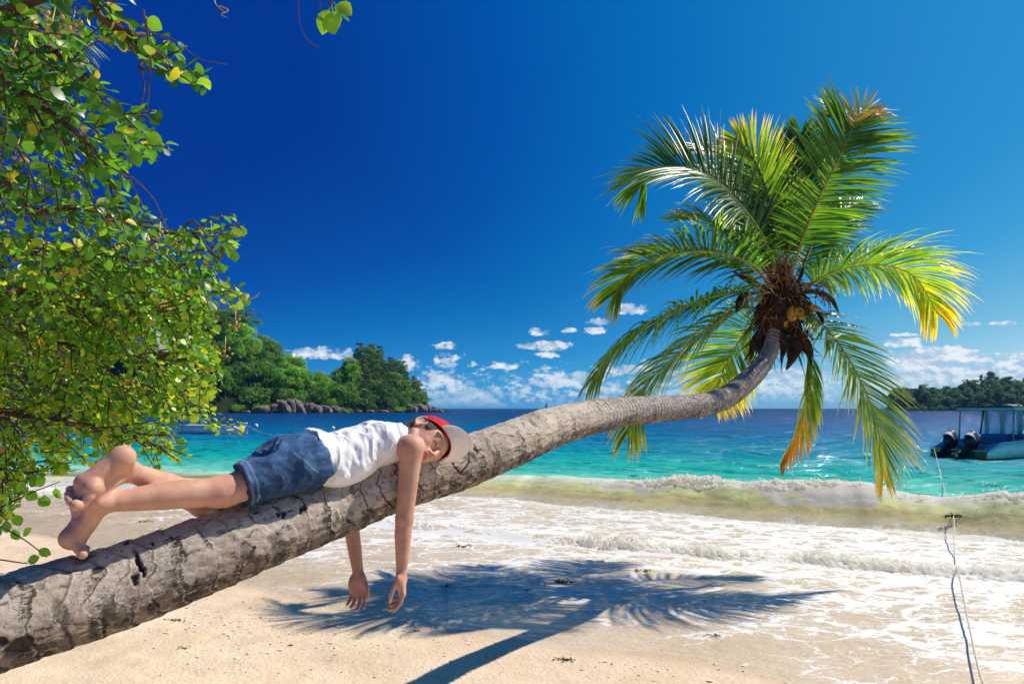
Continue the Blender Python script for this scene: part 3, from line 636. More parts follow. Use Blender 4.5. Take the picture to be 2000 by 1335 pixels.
def frond_mesh(C, up, leaf_len, seed, tone=(0.25, 0.5), droop=0.5, nl=96, bare=0.16, roll=0.0, spread=(72, 24), width=0.0245, fold=0.0, sides=(1, 1), tear=0.06):
    """leaflets along rachis C: arrays of verts, faces, tone; gravity bends every leaflet"""
    r = np.random.default_rng(seed); C = np.asarray(C, float)
    T, S, U = frames(C, up)
    if roll: S, U = S*math.cos(roll)+U*math.sin(roll), U*math.cos(roll)-S*math.sin(roll)
    n = len(C); V = []; F = []; A = []; k = 0; nl = int(nl*(1.08 if nl > 40 else 1))
    for side in (1, -1):
        gap = 0
        for i in range(nl):
            f = bare+(1-bare)*(i+r.uniform(-.25, .25))/nl; f = min(max(f, 0), .999)
            if r.random() < tear: continue
            j = f*(n-1); j0 = int(j); w_ = j-j0; j1 = min(j0+1, n-1)
            p = C[j0]*(1-w_)+C[j1]*w_; t, s, u = T[j0], S[j0]*side, U[j0]
            g = max(0.0, (f-bare)/(1-bare))
            ln = leaf_len*(0.42+0.58*math.sin(math.pi*min(1, 0.10+0.80*g))**0.8)*(1-0.42*max(0, g-.6)/.4)*r.uniform(.86, 1.08)*(sides[0] if side > 0 else sides[1])
            an = R(spread[0]+(spread[1]-spread[0])*g**1.3+r.normal(0, 3.5)); lift = R(12+r.normal(0, 5))
            d = t*math.cos(an)+s*math.sin(an)*math.cos(lift)+u*math.sin(an)*math.sin(lift)-u*fold*math.sin(an)
            d /= np.linalg.norm(d); wn = np.cross(d, u); wn /= np.linalg.norm(wn)+1e-9; wn = wn*math.cos(r.normal(0, .25))+u*math.sin(r.normal(0, .25))
            q = p.copy(); m = 6; st = ln/m; wd = width*r.uniform(.8, 1.15); base = k
            tn = tone[0]+(tone[1]-tone[0])*g+r.normal(0, .09)
            dr = droop*r.uniform(.7, 1.35)
            for a in range(m+1):
                x = a/m; h = wd*(0.55+1.0*x if x < .35 else .9*(1-min(1, (x-.35)/.65)**1.6)+0.03)/2
                V += [q-wn*h, q+u*h*0.35, q+wn*h]; tt = tn+0.42*max(0.0, x-.45)**1.2*(1+1.2*(tone[1] > .55)); A += [tt, tt-.03, tt]
                d = d+np.array([0, 0, -1.0])*dr*0.20*(0.35+x); d /= np.linalg.norm(d); q = q+d*st
            for a in range(m):
                b = base+3*a; F += [(b, b+1, b+4, b+3), (b+1, b+2, b+5, b+4)]
            k = base+3*(m+1)
    return np.array(V), F, np.array(A)
FR = []
def frond(pts, leaf_len, seed, up=(0, 0, 1), rib=(0.020, 0.004), **kw):
    C = catmull(np.array([atp(*p) for p in pts]), 60)
    V, F, A = frond_mesh(C, up, leaf_len, seed, **kw)
    o = part('frond', V, F, M_FROND, palm, attrs={'tone': A})
    rv, rf = tube(C, np.linspace(rib[0], rib[1], 60), 7, flat=0.6)
    part('midrib', rv, rf, M_RIB, o); return o
# upright spears, then the arching fronds, then the drooping skirt  (pixel x, y, distance)
frond([(1532, 545, 7.3), (1545, 450, 7.5), (1558, 350, 7.7), (1563, 262, 7.85)], .66, 1, up=(-.25, -1, .1), tone=(.10, .22), droop=.10, spread=(46, 20), nl=98)
frond([(1540, 555, 7.2), (1568, 465, 7.0), (1606, 375, 6.8), (1645, 295, 6.7), (1662, 248, 6.75), (1640, 228, 6.9)], .60, 2, up=(.15, -1, .35), tone=(.22, .40), droop=.34, spread=(72, 36), nl=101, width=.027)
frond([(1668, 250, 6.72), (1672, 228, 6.78), (1690, 215, 6.85), (1712, 222, 6.9)], .34, 31, up=(0, -1, .3), tone=(.85, 1.05), droop=.1, spread=(50, 15), nl=26, bare=.02, rib=(.005, .002))
frond([(1520, 545, 7.3), (1488, 460, 7.1), (1440, 395, 6.95), (1385, 345, 6.9), (1325, 325, 6.95), (1275, 330, 7.1), (1252, 362, 7.2)], .84, 3, up=(.35, -.8, .5), tone=(.06, .30), droop=.34, spread=(74, 22), nl=98, width=.027)
frond([(1525, 545, 7.4), (1500, 430, 7.6), (1455, 340, 7.75), (1390, 295, 7.85), (1335, 292, 7.9)], .66, 4, up=(.3, -.6, .6), tone=(.12, .30), droop=.55, spread=(66, 22), nl=85)
frond([(1528, 540, 7.4), (1510, 420, 7.5), (1480, 325, 7.55), (1438, 268, 7.55)], .52, 5, up=(-.5, -.7, .4), tone=(.35, .72), droop=.45, spread=(50, 16), nl=78)
frond([(1535, 540, 7.5), (1545, 450, 7.8), (1580, 350, 8.1), (1630, 275, 8.3)], .62, 6, up=(-.4, -.6, .5), tone=(.02, .12), droop=.6, spread=(66, 24), nl=80)
frond([(1530, 540, 7.5), (1515, 450, 7.9), (1500, 380, 8.2), (1505, 310, 8.4)], .62, 7, up=(-.7, -.5, .4), tone=(.0, .12), droop=.5, spread=(60, 24), nl=72)
frond([(1515, 575, 7.2), (1470, 520, 7.0), (1400, 492, 6.85), (1310, 497, 6.75), (1235, 530, 6.75), (1200, 575, 6.8)], .74, 8, up=(.25, .35, 1), tone=(.12, .62), droop=.62, spread=(72, 26), nl=96)
frond([(1512, 585, 7.3), (1450, 530, 7.6), (1370, 500, 7.8), (1280, 495, 7.9), (1225, 520, 7.95)], .70, 9, up=(.2, -.2, 1), tone=(.20, .75), droop=.35, spread=(70, 26), nl=85)
frond([(1505, 600, 7.2), (1440, 572, 6.95), (1360, 590, 6.75), (1280, 628, 6.6), (1215, 672, 6.5), (1158, 742, 6.5)], .76, 10, up=(.2, .3, 1), tone=(.10, .42), droop=1.25, spread=(70, 24), nl=101)
frond([(1505, 610, 7.3), (1450, 602, 7.3), (1385, 640, 7.3), (1320, 695, 7.3), (1262, 755, 7.3), (1226, 850, 7.3)], .84, 11, up=(.4, .2, 1), tone=(.22, .62), droop=1.0, spread=(64, 20), nl=93)
frond([(1510, 620, 7.5), (1470, 632, 7.9), (1435, 680, 8.2), (1410, 730, 8.3), (1396, 785, 8.3)], .64, 12, up=(-.3, -1, .3), tone=(.35, .85), droop=.35, spread=(70, 30), nl=78)
frond([(1555, 640, 7.3), (1580, 690, 7.15), (1582, 755, 7.05), (1566, 825, 7.0), (1530, 900, 7.0)], .46, 13, up=(.5, -.8, .1), tone=(.25, 1.25), droop=1.5, spread=(38, 12), nl=78, bare=.22)
frond([(1545, 600, 7.25), (1600, 628, 7.0), (1652, 692, 6.8), (1695, 775, 6.65), (1720, 850, 6.6), (1724, 925, 6.6)], .74, 14, up=(.5, -.75, .35), tone=(.30, .82), droop=.42, spread=(72, 24), nl=104, bare=.13)
frond([(1548, 590, 7.25), (1600, 545, 7.1), (1660, 522, 7.0), (1730, 518, 6.9), (1790, 545, 6.85), (1832, 615, 6.85)], .74, 15, up=(-.1, .35, 1), tone=(.22, .85), droop=.85, spread=(72, 22), nl=101)
frond([(1548, 580, 7.5), (1610, 535, 7.7), (1690, 505, 7.9), (1770, 495, 8.0), (1840, 520, 8.0)], .55, 16, up=(0, -.4, 1), tone=(.22, .70), droop=.15, spread=(58, 18), nl=78)
frond([(1520, 560, 7.6), (1490, 500, 8.1), (1460, 450, 8.5), (1440, 420, 8.8)], .6, 17, up=(0, -.5, 1), tone=(.05, .2), droop=.5, nl=65)
frond([(1545, 560, 7.6), (1575, 500, 8.2), (1600, 450, 8.6), (1640, 430, 8.9)], .6, 18, up=(0, -.5, 1), tone=(.05, .2), droop=.5, nl=65)

frond([(1515, 560, 7.4), (1462, 490, 7.5), (1400, 440, 7.6), (1345, 425, 7.7)], .74, 22, up=(.3, -.5, .8), tone=(.10, .34), droop=.5, spread=(68, 24), nl=84)
frond([(1520, 550, 7.5), (1478, 440, 7.8), (1430, 370, 8.0), (1375, 330, 8.1)], .70, 23, up=(.2, -.6, .7), tone=(.08, .28), droop=.4, spread=(66, 24), nl=84)
frond([(1555, 560, 7.5), (1590, 470, 7.8), (1630, 420, 8.0), (1680, 395, 8.2)], .56, 24, up=(-.1, -.6, .7), tone=(.08, .3), droop=.4, spread=(66, 24), nl=70)
def build_crown():
    r = np.random.default_rng(11)
    mb = MB(); hub = atp(1527, 600, 7.25)
    # woven fibre and stubs of old leaf bases round the heart of the palm
    C = catmull(np.array([atp(1513, 655, 7.1), atp(1518, 620, 7.18), atp(1526, 575, 7.28), atp(1532, 520, 7.32)]), 40)
    a = np.linspace(0, 1, 40); mb.tube(C, np.interp(a, [0, .25, .6, 1], [.10, .20, .17, .06])*(1+.12*vnoise(a*12, 0.2, seed=4)), 26)
    for i in range(420):
        th = r.uniform(0, 2*math.pi); h = r.uniform(-.38, .30); rr = r.uniform(.10, .24)*(1-.5*max(0, h/.35))
        p = hub+np.array([rr*math.cos(th), rr*math.sin(th), h]); d = np.array([math.cos(th)*.4, math.sin(th)*.4, -1.0])+r.normal(0, .35, 3)
        ln = r.uniform(.10, .34); q = p+d/np.linalg.norm(d)*ln
        mb.tube(np.array([p, (p+q)/2+r.normal(0, .025, 3), q]), [.006, .005, .002], 4)
    mb.part('fibre', M_FIB, palm)
    def sheath(pts, w_):
        C = catmull(np.array([atp(*p) for p in pts]), 24); x = np.linspace(0, 1, 24)
        V, F = tube(C, w_*np.sin(np.pi*np.clip(.08+.9*x, 0, 1))**.8+.003, 12, flat=.45); part('dry_sheath', V, F, M_DRY, palm)
    for p, w_ in [([(1500, 565, 7.15), (1465, 548, 7.0), (1432, 530, 6.9)], .045), ([(1480, 570, 7.0), (1450, 578, 6.9), (1438, 610, 6.85)], .045), ([(1545, 575, 7.1), (1562, 545, 7.05), (1570, 520, 7.05)], .03),
                  ([(1550, 575, 7.0), (1595, 570, 6.9), (1622, 582, 6.85), (1638, 610, 6.85)], .04), ([(1500, 630, 7.1), (1474, 665, 7.05), (1464, 705, 7.05)], .06), ([(1495, 650, 7.2), (1488, 680, 7.2), (1484, 704, 7.2)], .06),
                  ([(1555, 640, 7.0), (1550, 690, 6.95), (1536, 722, 6.95)], .075), ([(1560, 640, 7.1), (1580, 680, 7.1), (1582, 720, 7.1)], .06), ([(1530, 650, 6.95), (1532, 680, 6.92), (1524, 705, 6.92)], .045), ([(1590, 600, 7.0), (1604, 620, 7.0), (1608, 632, 7.0)], .03), ([(1508, 545, 7.25), (1496, 505, 7.2), (1490, 482, 7.2)], .04)]:
        sheath(p, w_)
    # orange branched flower stalks
    for n, (bx, by, tx, ty) in enumerate([(1530, 570, 1455, 560), (1525, 575, 1470, 590), (1535, 560, 1535, 510), (1540, 565, 1600, 560), (1545, 570, 1625, 590), (1540, 575, 1600, 610), (1530, 560, 1500, 525), (1535, 580, 1560, 640), (1525, 590, 1490, 630)]):
        s = MB(); b = atp(bx, by, 7.12); t = atp(tx, ty, 6.95+.1*r.normal()); C = catmull(np.array([b, (b+t)/2+np.array([0, 0, .05]), t]), 14); s.tube(C, np.linspace(.011, .005, 14), 6)
        for k in range(20):
            p = C[r.integers(4, 14)]; d = (t-b)/np.linalg.norm(t-b)*.6+r.normal(0, .55, 3)+np.array([0, 0, -.25]); d /= np.linalg.norm(d); l = r.uniform(.09, .24)
            pts = [p]; 
            for m in range(4): d = d+r.normal(0, .22, 3)+np.array([0, 0, -.12]); d /= np.linalg.norm(d); pts.append(pts[-1]+d*l/4)
            s.tube(np.array(pts), [.0045, .004, .0035, .003, .0015], 4)
            if r.random() < .5: s.ell(pts[-1-r.integers(0, 2)], (.010, .010, .011), 6, 5)
        s.part('flower_stalk', M_STALK, palm)
    for px_, py_, d, s_, tilt in [(1547, 612, 6.93, 1.0, .1), (1562, 612, 6.98, .85, -.25), (1588, 602, 7.0, .7, -1.1), (1583, 628, 7.05, .85, -.3), (1535, 628, 7.0, .75, .2)]:
        m = MB(); u = np.linspace(0, 2*np.pi, 20, endpoint=False); v = np.linspace(0, np.pi, 14)
        vv, uu = np.meshgrid(v, u, indexing='ij'); rr = .050*np.sin(vv)*(1+.10*np.cos(3*uu)*np.sin(vv)); z = .078*np.cos(vv)
        P = np.stack([rr*np.cos(uu), rr*np.sin(uu), z], -1).reshape(-1, 3)*s_; ct, st = math.cos(tilt), math.sin(tilt)
        P = P@np.array([[ct, 0, -st], [0, 1, 0], [st, 0, ct]])
        m.add(P+atp(px_, py_, d), [tuple(f)[::-1] for f in grid_faces(14, 20, True)]); nut = m.part('coconut', M_NUT, palm)
        c = MB(); top = atp(px_, py_, d)+np.array([st*.07*s_, 0, ct*.072*s_]); c.ell(top, (.022*s_, .022*s_, .012*s_), 10, 6); c.tube(np.array([top, top+np.array([-.02, .03, .06]), hub+np.array([0, -.1, .1])]), [.006, .007, .009], 6); c.part('stem', M_STALK, nut)
build_crown()

# ================================================================== the person lying on the trunk (one continuous body grown from a distance field)
class Field:
    def __init__(s, lo, hi, h):
        s.lo = np.array(lo, float); s.h = h; s.n = np.ceil((np.array(hi)-s.lo)/h).astype(int)+1
        s.d = np.full(tuple(s.n), 0.2, np.float32)
    def sub(s, lo, hi, m):
        a = np.clip(np.floor((np.array(lo)-m-s.lo)/s.h).astype(int), 0, s.n-1); b = np.clip(np.ceil((np.array(hi)+m-s.lo)/s.h).astype(int)+1, 1, s.n)
        sl = tuple(slice(i, j) for i, j in zip(a, b))
        g = [s.lo[k]+s.h*np.arange(a[k], b[k]) for k in range(3)]
        P = np.stack(np.meshgrid(*g, indexing='ij'), -1).astype(np.float32)
        return sl, P
    def join(s, sl, d, k):
        a = s.d[sl]; h = np.maximum(k-np.abs(a-d), 0)/k; s.d[sl] = np.minimum(a, d)-h*h*k*0.25
    def carve(s, sl, d, k):
        a = s.d[sl]; d = -d; h = np.maximum(k-np.abs(a-d), 0)/k; s.d[sl] = np.maximum(a, d)+h*h*k*0.25
    def cone(s, a, b, ra, rb, k=0.012, carve=False):
        a, b = np.asarray(a, float), np.asarray(b, float); r = max(ra, rb)
        sl, P = s.sub(np.minimum(a, b)-r, np.maximum(a, b)+r, 0.03+k)
        ab = b-a; t = np.clip(((P-a)@ab)/(ab@ab+1e-9), 0, 1)
        d = np.linalg.norm(P-a-t[..., None]*ab, axis=-1)-(ra+(rb-ra)*t)
        (s.carve if carve else s.join)(sl, d.astype(np.float32), k)
    def ell(s, c, r, M=None, k=0.012, carve=False, p=2.0):
        c = np.asarray(c, float); r = np.asarray(r, float); R_ = max(r)
        sl, P = s.sub(c-R_, c+R_, 0.03+k)
        q = P-c
        if M is not None: q = q@np.asarray(M, float).T          # rows of M are the local axes
        e = np.abs(q)/r; l = (e**p).sum(-1)**(1/p); g = np.sqrt(((q/(r*r))**2).sum(-1))/np.maximum(np.sqrt(((q/r)**2).sum(-1)), 1e-6)
        d = (l-1)/np.maximum(g, 1.0/R_)
        (s.carve if carve else s.join)(sl, d.astype(np.float32), k)
    def chain(s, pts, rad, k=0.012):
        P_ = np.asarray(pts, float); r = max(rad); sl, P = s.sub(P_.min(0)-r, P_.max(0)+r, 0.03+k); d = None
        for i in range(len(P_)-1):
            ab = P_[i+1]-P_[i]; t = np.clip(((P-P_[i])@ab)/(ab@ab+1e-9), 0, 1)
            e = np.linalg.norm(P-P_[i]-t[..., None]*ab, axis=-1)-(rad[i]+(rad[i+1]-rad[i])*t); d = e if d is None else np.minimum(d, e)
        s.join(sl, d.astype(np.float32), k)
    def keep(s, fn):
        """intersect with fn(P) < 0, worked slab by slab"""
        for i in range(0, s.n[0], 32):
            g = [s.lo[0]+s.h*np.arange(i, min(i+32, s.n[0])), s.lo[1]+s.h*np.arange(s.n[1]), s.lo[2]+s.h*np.arange(s.n[2])]
            P = np.stack(np.meshgrid(*g, indexing='ij'), -1).astype(np.float32)
            s.d[i:i+32] = np.maximum(s.d[i:i+32], fn(P).astype(np.float32))
    def wrap(s, other, off):
        """grow to stay a cloth's thickness outside another field"""
        for i in range(0, s.n[0], 32):
            g = [s.lo[0]+s.h*np.arange(i, min(i+32, s.n[0])), s.lo[1]+s.h*np.arange(s.n[1]), s.lo[2]+s.h*np.arange(s.n[2])]
            Q = [np.clip((a-other.lo[k])/other.h, 0, other.n[k]-1.001) for k, a in enumerate(g)]; I = [q.astype(int) for q in Q]; f = [(q-j).astype(np.float32) for q, j in zip(Q, I)]
            c = 0
            for a in (0, 1):
                for b in (0, 1):
                    for d in (0, 1):
                        w = (f[0] if a else 1-f[0])[:, None, None]*(f[1] if b else 1-f[1])[None, :, None]*(f[2] if d else 1-f[2])[None, None, :]
                        c = c+w*other.d[np.ix_(I[0]+a, I[1]+b, I[2]+d)]
            s.d[i:i+32] = np.minimum(s.d[i:i+32], c-off)
    def mesh(s):
        d = s.d; ins = d < 0
        act = np.zeros(tuple(s.n-1), bool)
        cs = [(a, b, c) for a in (0, 1) for b in (0, 1) for c in (0, 1)]
        v = lambda A, o: A[o[0]:A.shape[0]-1+o[0], o[1]:A.shape[1]-1+o[1], o[2]:A.shape[2]-1+o[2]]
        cnt = sum(v(ins, o).astype(np.int8) for o in cs); act = (cnt > 0) & (cnt < 8)
        I = np.argwhere(act); idx = np.full(act.shape, -1, np.int32); idx[act] = np.arange(len(I))
        D = np.stack([d[tuple((I+np.array(o)).T)] for o in cs], -1)
        acc = np.zeros((len(I), 3)); n = np.zeros(len(I))
        for i, a in enumerate(cs):
            for j, b in enumerate(cs):
                if j > i and sum(abs(x-y) for x, y in zip(a, b)) == 1:
                    da, db = D[:, i], D[:, j]; m = (da < 0) != (db < 0); t = np.where(m, da/np.where(m, da-db, 1), 0)
                    acc += m[:, None]*(np.array(a)+t[:, None]*(np.array(b)-np.array(a))); n += m
        V = s.lo+s.h*(I+acc/n[:, None])
        F = []
        for ax in range(3):
            u, w_ = [(1, 2), (2, 0), (0, 1)][ax]
            A = ins; sh = [slice(None)]*3; s0 = list(sh); s1 = list(sh); s0[ax] = slice(0, -1); s1[ax] = slice(1, None)
            a, b = A[tuple(s0)], A[tuple(s1)]; E = np.argwhere(a != b)
            E = E[(E[:, u] > 0) & (E[:, w_] > 0) & (E[:, u] < s.n[u]-1) & (E[:, w_] < s.n[w_]-1)]
            fl = a[tuple(E.T)]
            def c(du, dw):
                e = E.copy(); e[:, u] -= du; e[:, w_] -= dw; return idx[tuple(e.T)]
            q = np.stack([c(1, 1), c(0, 1), c(0, 0), c(1, 0)], -1); q[~fl] = q[~fl][:, ::-1]; F.append(q)
        F = np.concatenate(F); return V, F[(F >= 0).all(1)]
def relax(V, F, it=2, lam=0.5):
    e = np.concatenate([F[:, [0, 1]], F[:, [1, 2]], F[:, [2, 3]], F[:, [3, 0]]]); e = np.concatenate([e, e[:, ::-1]])
    for _ in range(it):
        n = np.bincount(e[:, 0], minlength=len(V)); A = np.stack([np.bincount(e[:, 0], V[e[:, 1], i], len(V)) for i in range(3)], -1)/np.maximum(n, 1)[:, None]
        V = V+lam*(A-V)
    return V
def vnormals(V, F):
    n = np.cross(V[F[:, 2]]-V[F[:, 0]], V[F[:, 3]]-V[F[:, 1]]); N = np.zeros_like(V)
    for i in range(4): np.add.at(N, F[:, i], n)
    return N/(np.linalg.norm(N, axis=1)[:, None]+1e-12)

# ---- joints, from the photograph and the trunk they rest on
J = dict(
    pel=at(590, 900, 2.50), wai=at(655, 888, 2.58), che=at(738, 869, 2.69), cla=at(782, 862, 2.755), nek=at(801, 858, 2.745),
    rsh=at(804, 875, 2.60), rel=at(790, 1012, 2.585), rwr=at(784, 1120, 2.57), lsh=at(752, 874, 2.87), lel=at(680, 988, 2.86), lwr=at(700, 1121, 2.76),
    rhi=at(606, 908, 2.44), rkn=at(434, 960, 2.25), ran=at(196, 981, 2.02), lhi=at(572, 897, 2.565), lkn=at(402, 983, 2.37), lan=at(248, 917, 2.11))
AX = J['cla']-J['pel']; AX /= np.linalg.norm(AX); E2 = np.cross(AX, (0, 0, 1)); E2 /= np.linalg.norm(E2); E3 = np.cross(E2, AX)
TM = np.array([AX, E2, E3])                                  # torso frame: along, toward the viewer's side, up
HU = np.array([.79, .57, .20]); HU /= np.linalg.norm(HU)
_c2 = np.cross(HU, (0, 0, 1)); _c2 /= np.linalg.norm(_c2); _c3 = np.cross(_c2, HU)
HF = math.cos(R(26))*_c2-math.sin(R(26))*_c3; HR = np.cross(HF, HU); HC = at(829, 861, 2.71)
HM = np.array([HF, HR, HU])
def hp(f, r, u): return HC+HF*f+HR*r+HU*u

def torso(F_, g=0.0, k=0.03):
    F_.ell(J['pel']-AX*.01+E3*.004, np.array([.085, .125, .085])+g, TM, k)
    F_.ell(J['rhi']-AX*.035+E3*.030-E2*.01, np.array([.072, .062, .056])+g, TM, .02); F_.ell(J['lhi']-AX*.035+E3*.028+E2*.01, np.array([.072, .062, .056])+g, TM, .02)
    F_.ell(J['wai'], np.array([.10, .108, .066])+g, TM, .04)
    F_.ell((J['wai']+J['che'])/2, np.array([.10, .116, .068])+g, TM, .04)
    F_.ell(J['che'], np.array([.10, .128, .074])+g, TM, .04)
    F_.ell(J['cla']-AX*.018, np.array([.055, .125, .055])+g, TM, .03)
    F_.ell(J['che']+E2*.062+E3*.032+AX*.01, np.array([.075, .05, .040])+g, TM, .03)      # shoulder blades
    F_.ell(J['che']-E2*.062+E3*.032+AX*.01, np.array([.075, .05, .040])+g, TM, .03)
def finger(F_, p, dirs, lens, r0):
    pts = [np.asarray(p, float)]
    for d, l in zip(dirs, lens): d = np.asarray(d, float); pts.append(pts[-1]+d/np.linalg.norm(d)*l)
    F_.chain(pts, [r0, r0*.93, r0*.84, r0*.72], .004); return pts[-1]

def build_person():
    B = Field((-1.46, 1.88, .74), (-.20, 3.02, 1.62), 0.0036)
    torso(B)
    # arms hanging either side of the trunk
    B.ell(J['rsh']+E3*.004-E2*.01, (.050, .045, .048), TM, .035); B.ell(J['lsh'], (.056, .050, .052), TM, .03)
    mid = lambda a, b, f: J[a]+(J[b]-J[a])*f
    B.chain([J['rsh'], mid('rsh', 'rel', .38), J['rel']], [.0445, .039, .0325], .02); B.chain([J['rel'], mid('rel', 'rwr', .28)+np.array([-.002, 0, 0]), mid('rel', 'rwr', .7), J['rwr']], [.0320, .0325, .0255, .0185], .015)
    B.chain([J['lsh'], mid('lsh', 'lel', .38), J['lel']], [.047, .039, .032], .02); B.chain([J['lel'], mid('lel', 'lwr', .28), mid('lel', 'lwr', .7), J['lwr']], [.0325, .0325, .027, .021], .015)
    # neck and head, blended softly among themselves and crisply against the shoulder
    HB_ = Field((-1.46, 1.88, .74), (-.20, 3.02, 1.62), 0.0036)
    HB_.chain([J['cla']+AX*.0, J['nek'], hp(-.022, 0, -.075)], [.052, .044, .046], .03)
    HB_.ell(hp(-.008, 0, .030), (.092, .0735, .080), HM, .02); HB_.ell(hp(-.030, 0, .012), (.070, .066, .070), HM, .03)
    HB_.ell(hp(.022, 0, -.040), (.060, .052, .058), HM, .03); HB_.ell(hp(.048, 0, -.074), (.032, .032, .024), HM, .025); HB_.cone(hp(.066, -.008, -.088), hp(.066, .008, -.088), .012, .012, .02)
    for s_ in (1, -1):
        HB_.ell(hp(.052, .036*s_, -.028), (.024, .021, .026), HM, .025)                     # cheek
        HB_.ell(hp(.044, .040*s_, .016), (.028, .024, .034), HM, .02); HB_.ell(hp(.074, .024*s_, .026), (.009, .017, .008), HM, .018)                      # brow
        HB_.cone(hp(-.004, .056*s_, -.052), hp(.050, .030*s_, -.084), .014, .012, .02)      # jaw line
    for s_ in (1, -1):
        HB_.ell(hp(.093, .030*s_, .006), (.0055, .0145, .0090), HM, .010, carve=True)
        HB_.ell(hp(.0665, .031*s_, .005), (.0140, .0170, .0120), HM, .010)                   # closed lids
    HB_.cone(hp(.086, 0, .016), hp(.107, 0, -.022), .0075, .0115, .010); HB_.ell(hp(.103, 0, -.028), (.012, .012, .009), HM, .006)
    for s_ in (1, -1): HB_.ell(hp(.092, .0125*s_, -.030), (.011, .0075, .008), HM, .005); HB_.ell(hp(.100, .0065*s_, -.037), (.004, .0035, .003), HM, .003, carve=True)
    HB_.ell(hp(.076, 0, -.050), (.022, .030, .020), HM, .018)
    HB_.ell(hp(.093, 0, -.0505), (.0075, .021, .0048), HM, .005); HB_.ell(hp(.0915, 0, -.0605), (.0075, .018, .0056), HM, .005)
    HB_.ell(hp(.100, 0, -.0555), (.008, .023, .0016), HM, .003, carve=True)
    for s_ in (1, -1):                                                                    # ears: plate, rolled rim, hollow, lobe
        ec = hp(-.018, .072*s_, -.004); ex = (HF*.30+HR*s_*.95); ex /= np.linalg.norm(ex); ey = -HF*.95+HR*s_*.30; EM = np.array([ex, ey, HU])
        HB_.ell(ec+ey*.010+HU*.004, (.0055, .0175, .028), EM, .004); HB_.ell(ec+ey*.007+ex*.010+HU*.002, (.009, .0120, .019), EM, .003, carve=True)
        HB_.chain([ec+ex*.006+ey*(.010+.0185*math.cos(w))+HU*(.004+.028*math.sin(w)) for w in np.linspace(-1.3, 3.0, 12)], [.0046]*12, .003); HB_.ell(ec+HU*-.026+ey*.004+ex*.003, (.006, .008, .009), EM, .004); HB_.ell(ec-ey*.008+ex*.006-HU*.004, (.004, .004, .007), EM, .003)
    h_ = np.maximum(.008-np.abs(B.d-HB_.d), 0)/.008; B.d = np.minimum(B.d, HB_.d)-h_*h_*.002; del h_
    # near (right) hand: palm to the left, seen from the thumb side, fingers curling left
    w_ = J['rwr']; k = at(786.5, 1156, 2.565); n = (k-w_)/np.linalg.norm(k-w_); bk = np.array([1.0, .12, .0]); bk -= n*(bk@n); bk /= np.linalg.norm(bk); sd = np.cross(n, bk)   # sd: toward the viewer or away
    if sd[1] > 0: sd = -sd
    HMn = np.array([n, sd, bk]); B.chain([w_, w_+n*.02], [.0185, .020], .01)
    B.ell(w_+n*.042-bk*.002, (.044, .034, .0155), HMn, .012, p=2.6); B.ell(w_+n*.026+sd*.022-bk*.012, (.026, .015, .014), HMn, .012)
    for i, (o, ln, r_) in enumerate([(.027, .066, .0085), (.009, .074, .0088), (-.009, .069, .0084), (-.026, .055, .0076)]):
        b = w_+n*(.078-.004*abs(i-1))+sd*o; c = [.55, .8, .9, 1.0][i]
        d1 = n*math.cos(c*.55)-bk*math.sin(c*.55); d2 = n*math.cos(c*1.05+.15)-bk*math.sin(c*1.05+.15); d3 = n*math.cos(c*1.25+.2)-bk*math.sin(c*1.25+.2)
        B.ell(b-n*.004+bk*.002, (.011, .0088, .010), HMn, .006)
        finger(B, b, [d1+sd*(o*1.2), d2, d3], [ln*.42, ln*.32, ln*.28], r_)
    finger(B, w_+n*.018+sd*.026-bk*.010, [n*.8+sd*.25-bk*.60, n*.92-bk*.42+sd*.1, n*.96-bk*.25], [.034, .028, .022], .0098)
    # far (left) hand: open palm to the viewer, fingers spread downwards
    w_ = J['lwr']; k = at(699, 1163, 2.725); n = (k-w_)/np.linalg.norm(k-w_); sd = np.array([1.0, -.15, .05]); sd -= n*(sd@n); sd /= np.linalg.norm(sd); pm = np.cross(sd, n)
    if pm[1] > 0: pm = -pm                                                                # palm side faces the viewer
    HMn = np.array([n, sd, pm]); B.chain([w_, w_+n*.02], [.021, .021], .01)
    B.ell(w_+n*.046, (.046, .036, .0150), HMn, .012, p=2.6); B.ell(w_+n*.030+sd*.022+pm*.011, (.030, .015, .013), HMn, .012); B.ell(w_+n*.035-sd*.024+pm*.008, (.030, .012, .011), HMn, .012)
    for i, (o, ln, r_, cu) in enumerate([(.028, .064, .0086, .35), (.010, .072, .0090, .55), (-.009, .066, .0086, .75), (-.026, .052, .0078, .6)]):
        b = w_+n*(.086-.005*abs(i-1.2))+sd*o; sp = sd*(o*5.5-.03)
        f = lambda a: n*math.cos(a)+pm*math.sin(a)
        finger(B, b, [f(.15+cu*.25)+sp, f(.25+cu*.7)+sp, f(.3+cu*1.0)+sp*.8], [ln*.45, ln*.32, ln*.27], r_)
    finger(B, w_+n*.030+sd*.030+pm*.008, [n*.85+sd*.42+pm*.30, n*.95+sd*.10+pm*.30, n*.97-sd*.10+pm*.22], [.036, .029, .022], .0100)
    # legs
    kn = lambda a, b, f, o=(0, 0, 0): J[a]+(J[b]-J[a])*f+np.array(o)
    B.chain([J['rhi'], kn('rhi', 'rkn', .5), J['rkn']], [.070, .061, .0475], .04); B.chain([J['lhi'], kn('lhi', 'lkn', .5), J['lkn']], [.070, .061, .0475], .04)
    B.chain([J['rkn'], kn('rkn', 'ran', .30, (0, 0, .004)), kn('rkn', 'ran', .55, (0, 0, .004)), kn('rkn', 'ran', .82), J['ran']], [.046, .0470, .0430, .0330, .0285], .03)
    B.chain([J['lkn'], kn('lkn', 'lan', .30, (0, -.004, .004)), kn('lkn', 'lan', .55, (0, -.004, .004)), kn('lkn', 'lan', .82), J['lan']], [.046, .0470, .0430, .0330, .0285], .03)
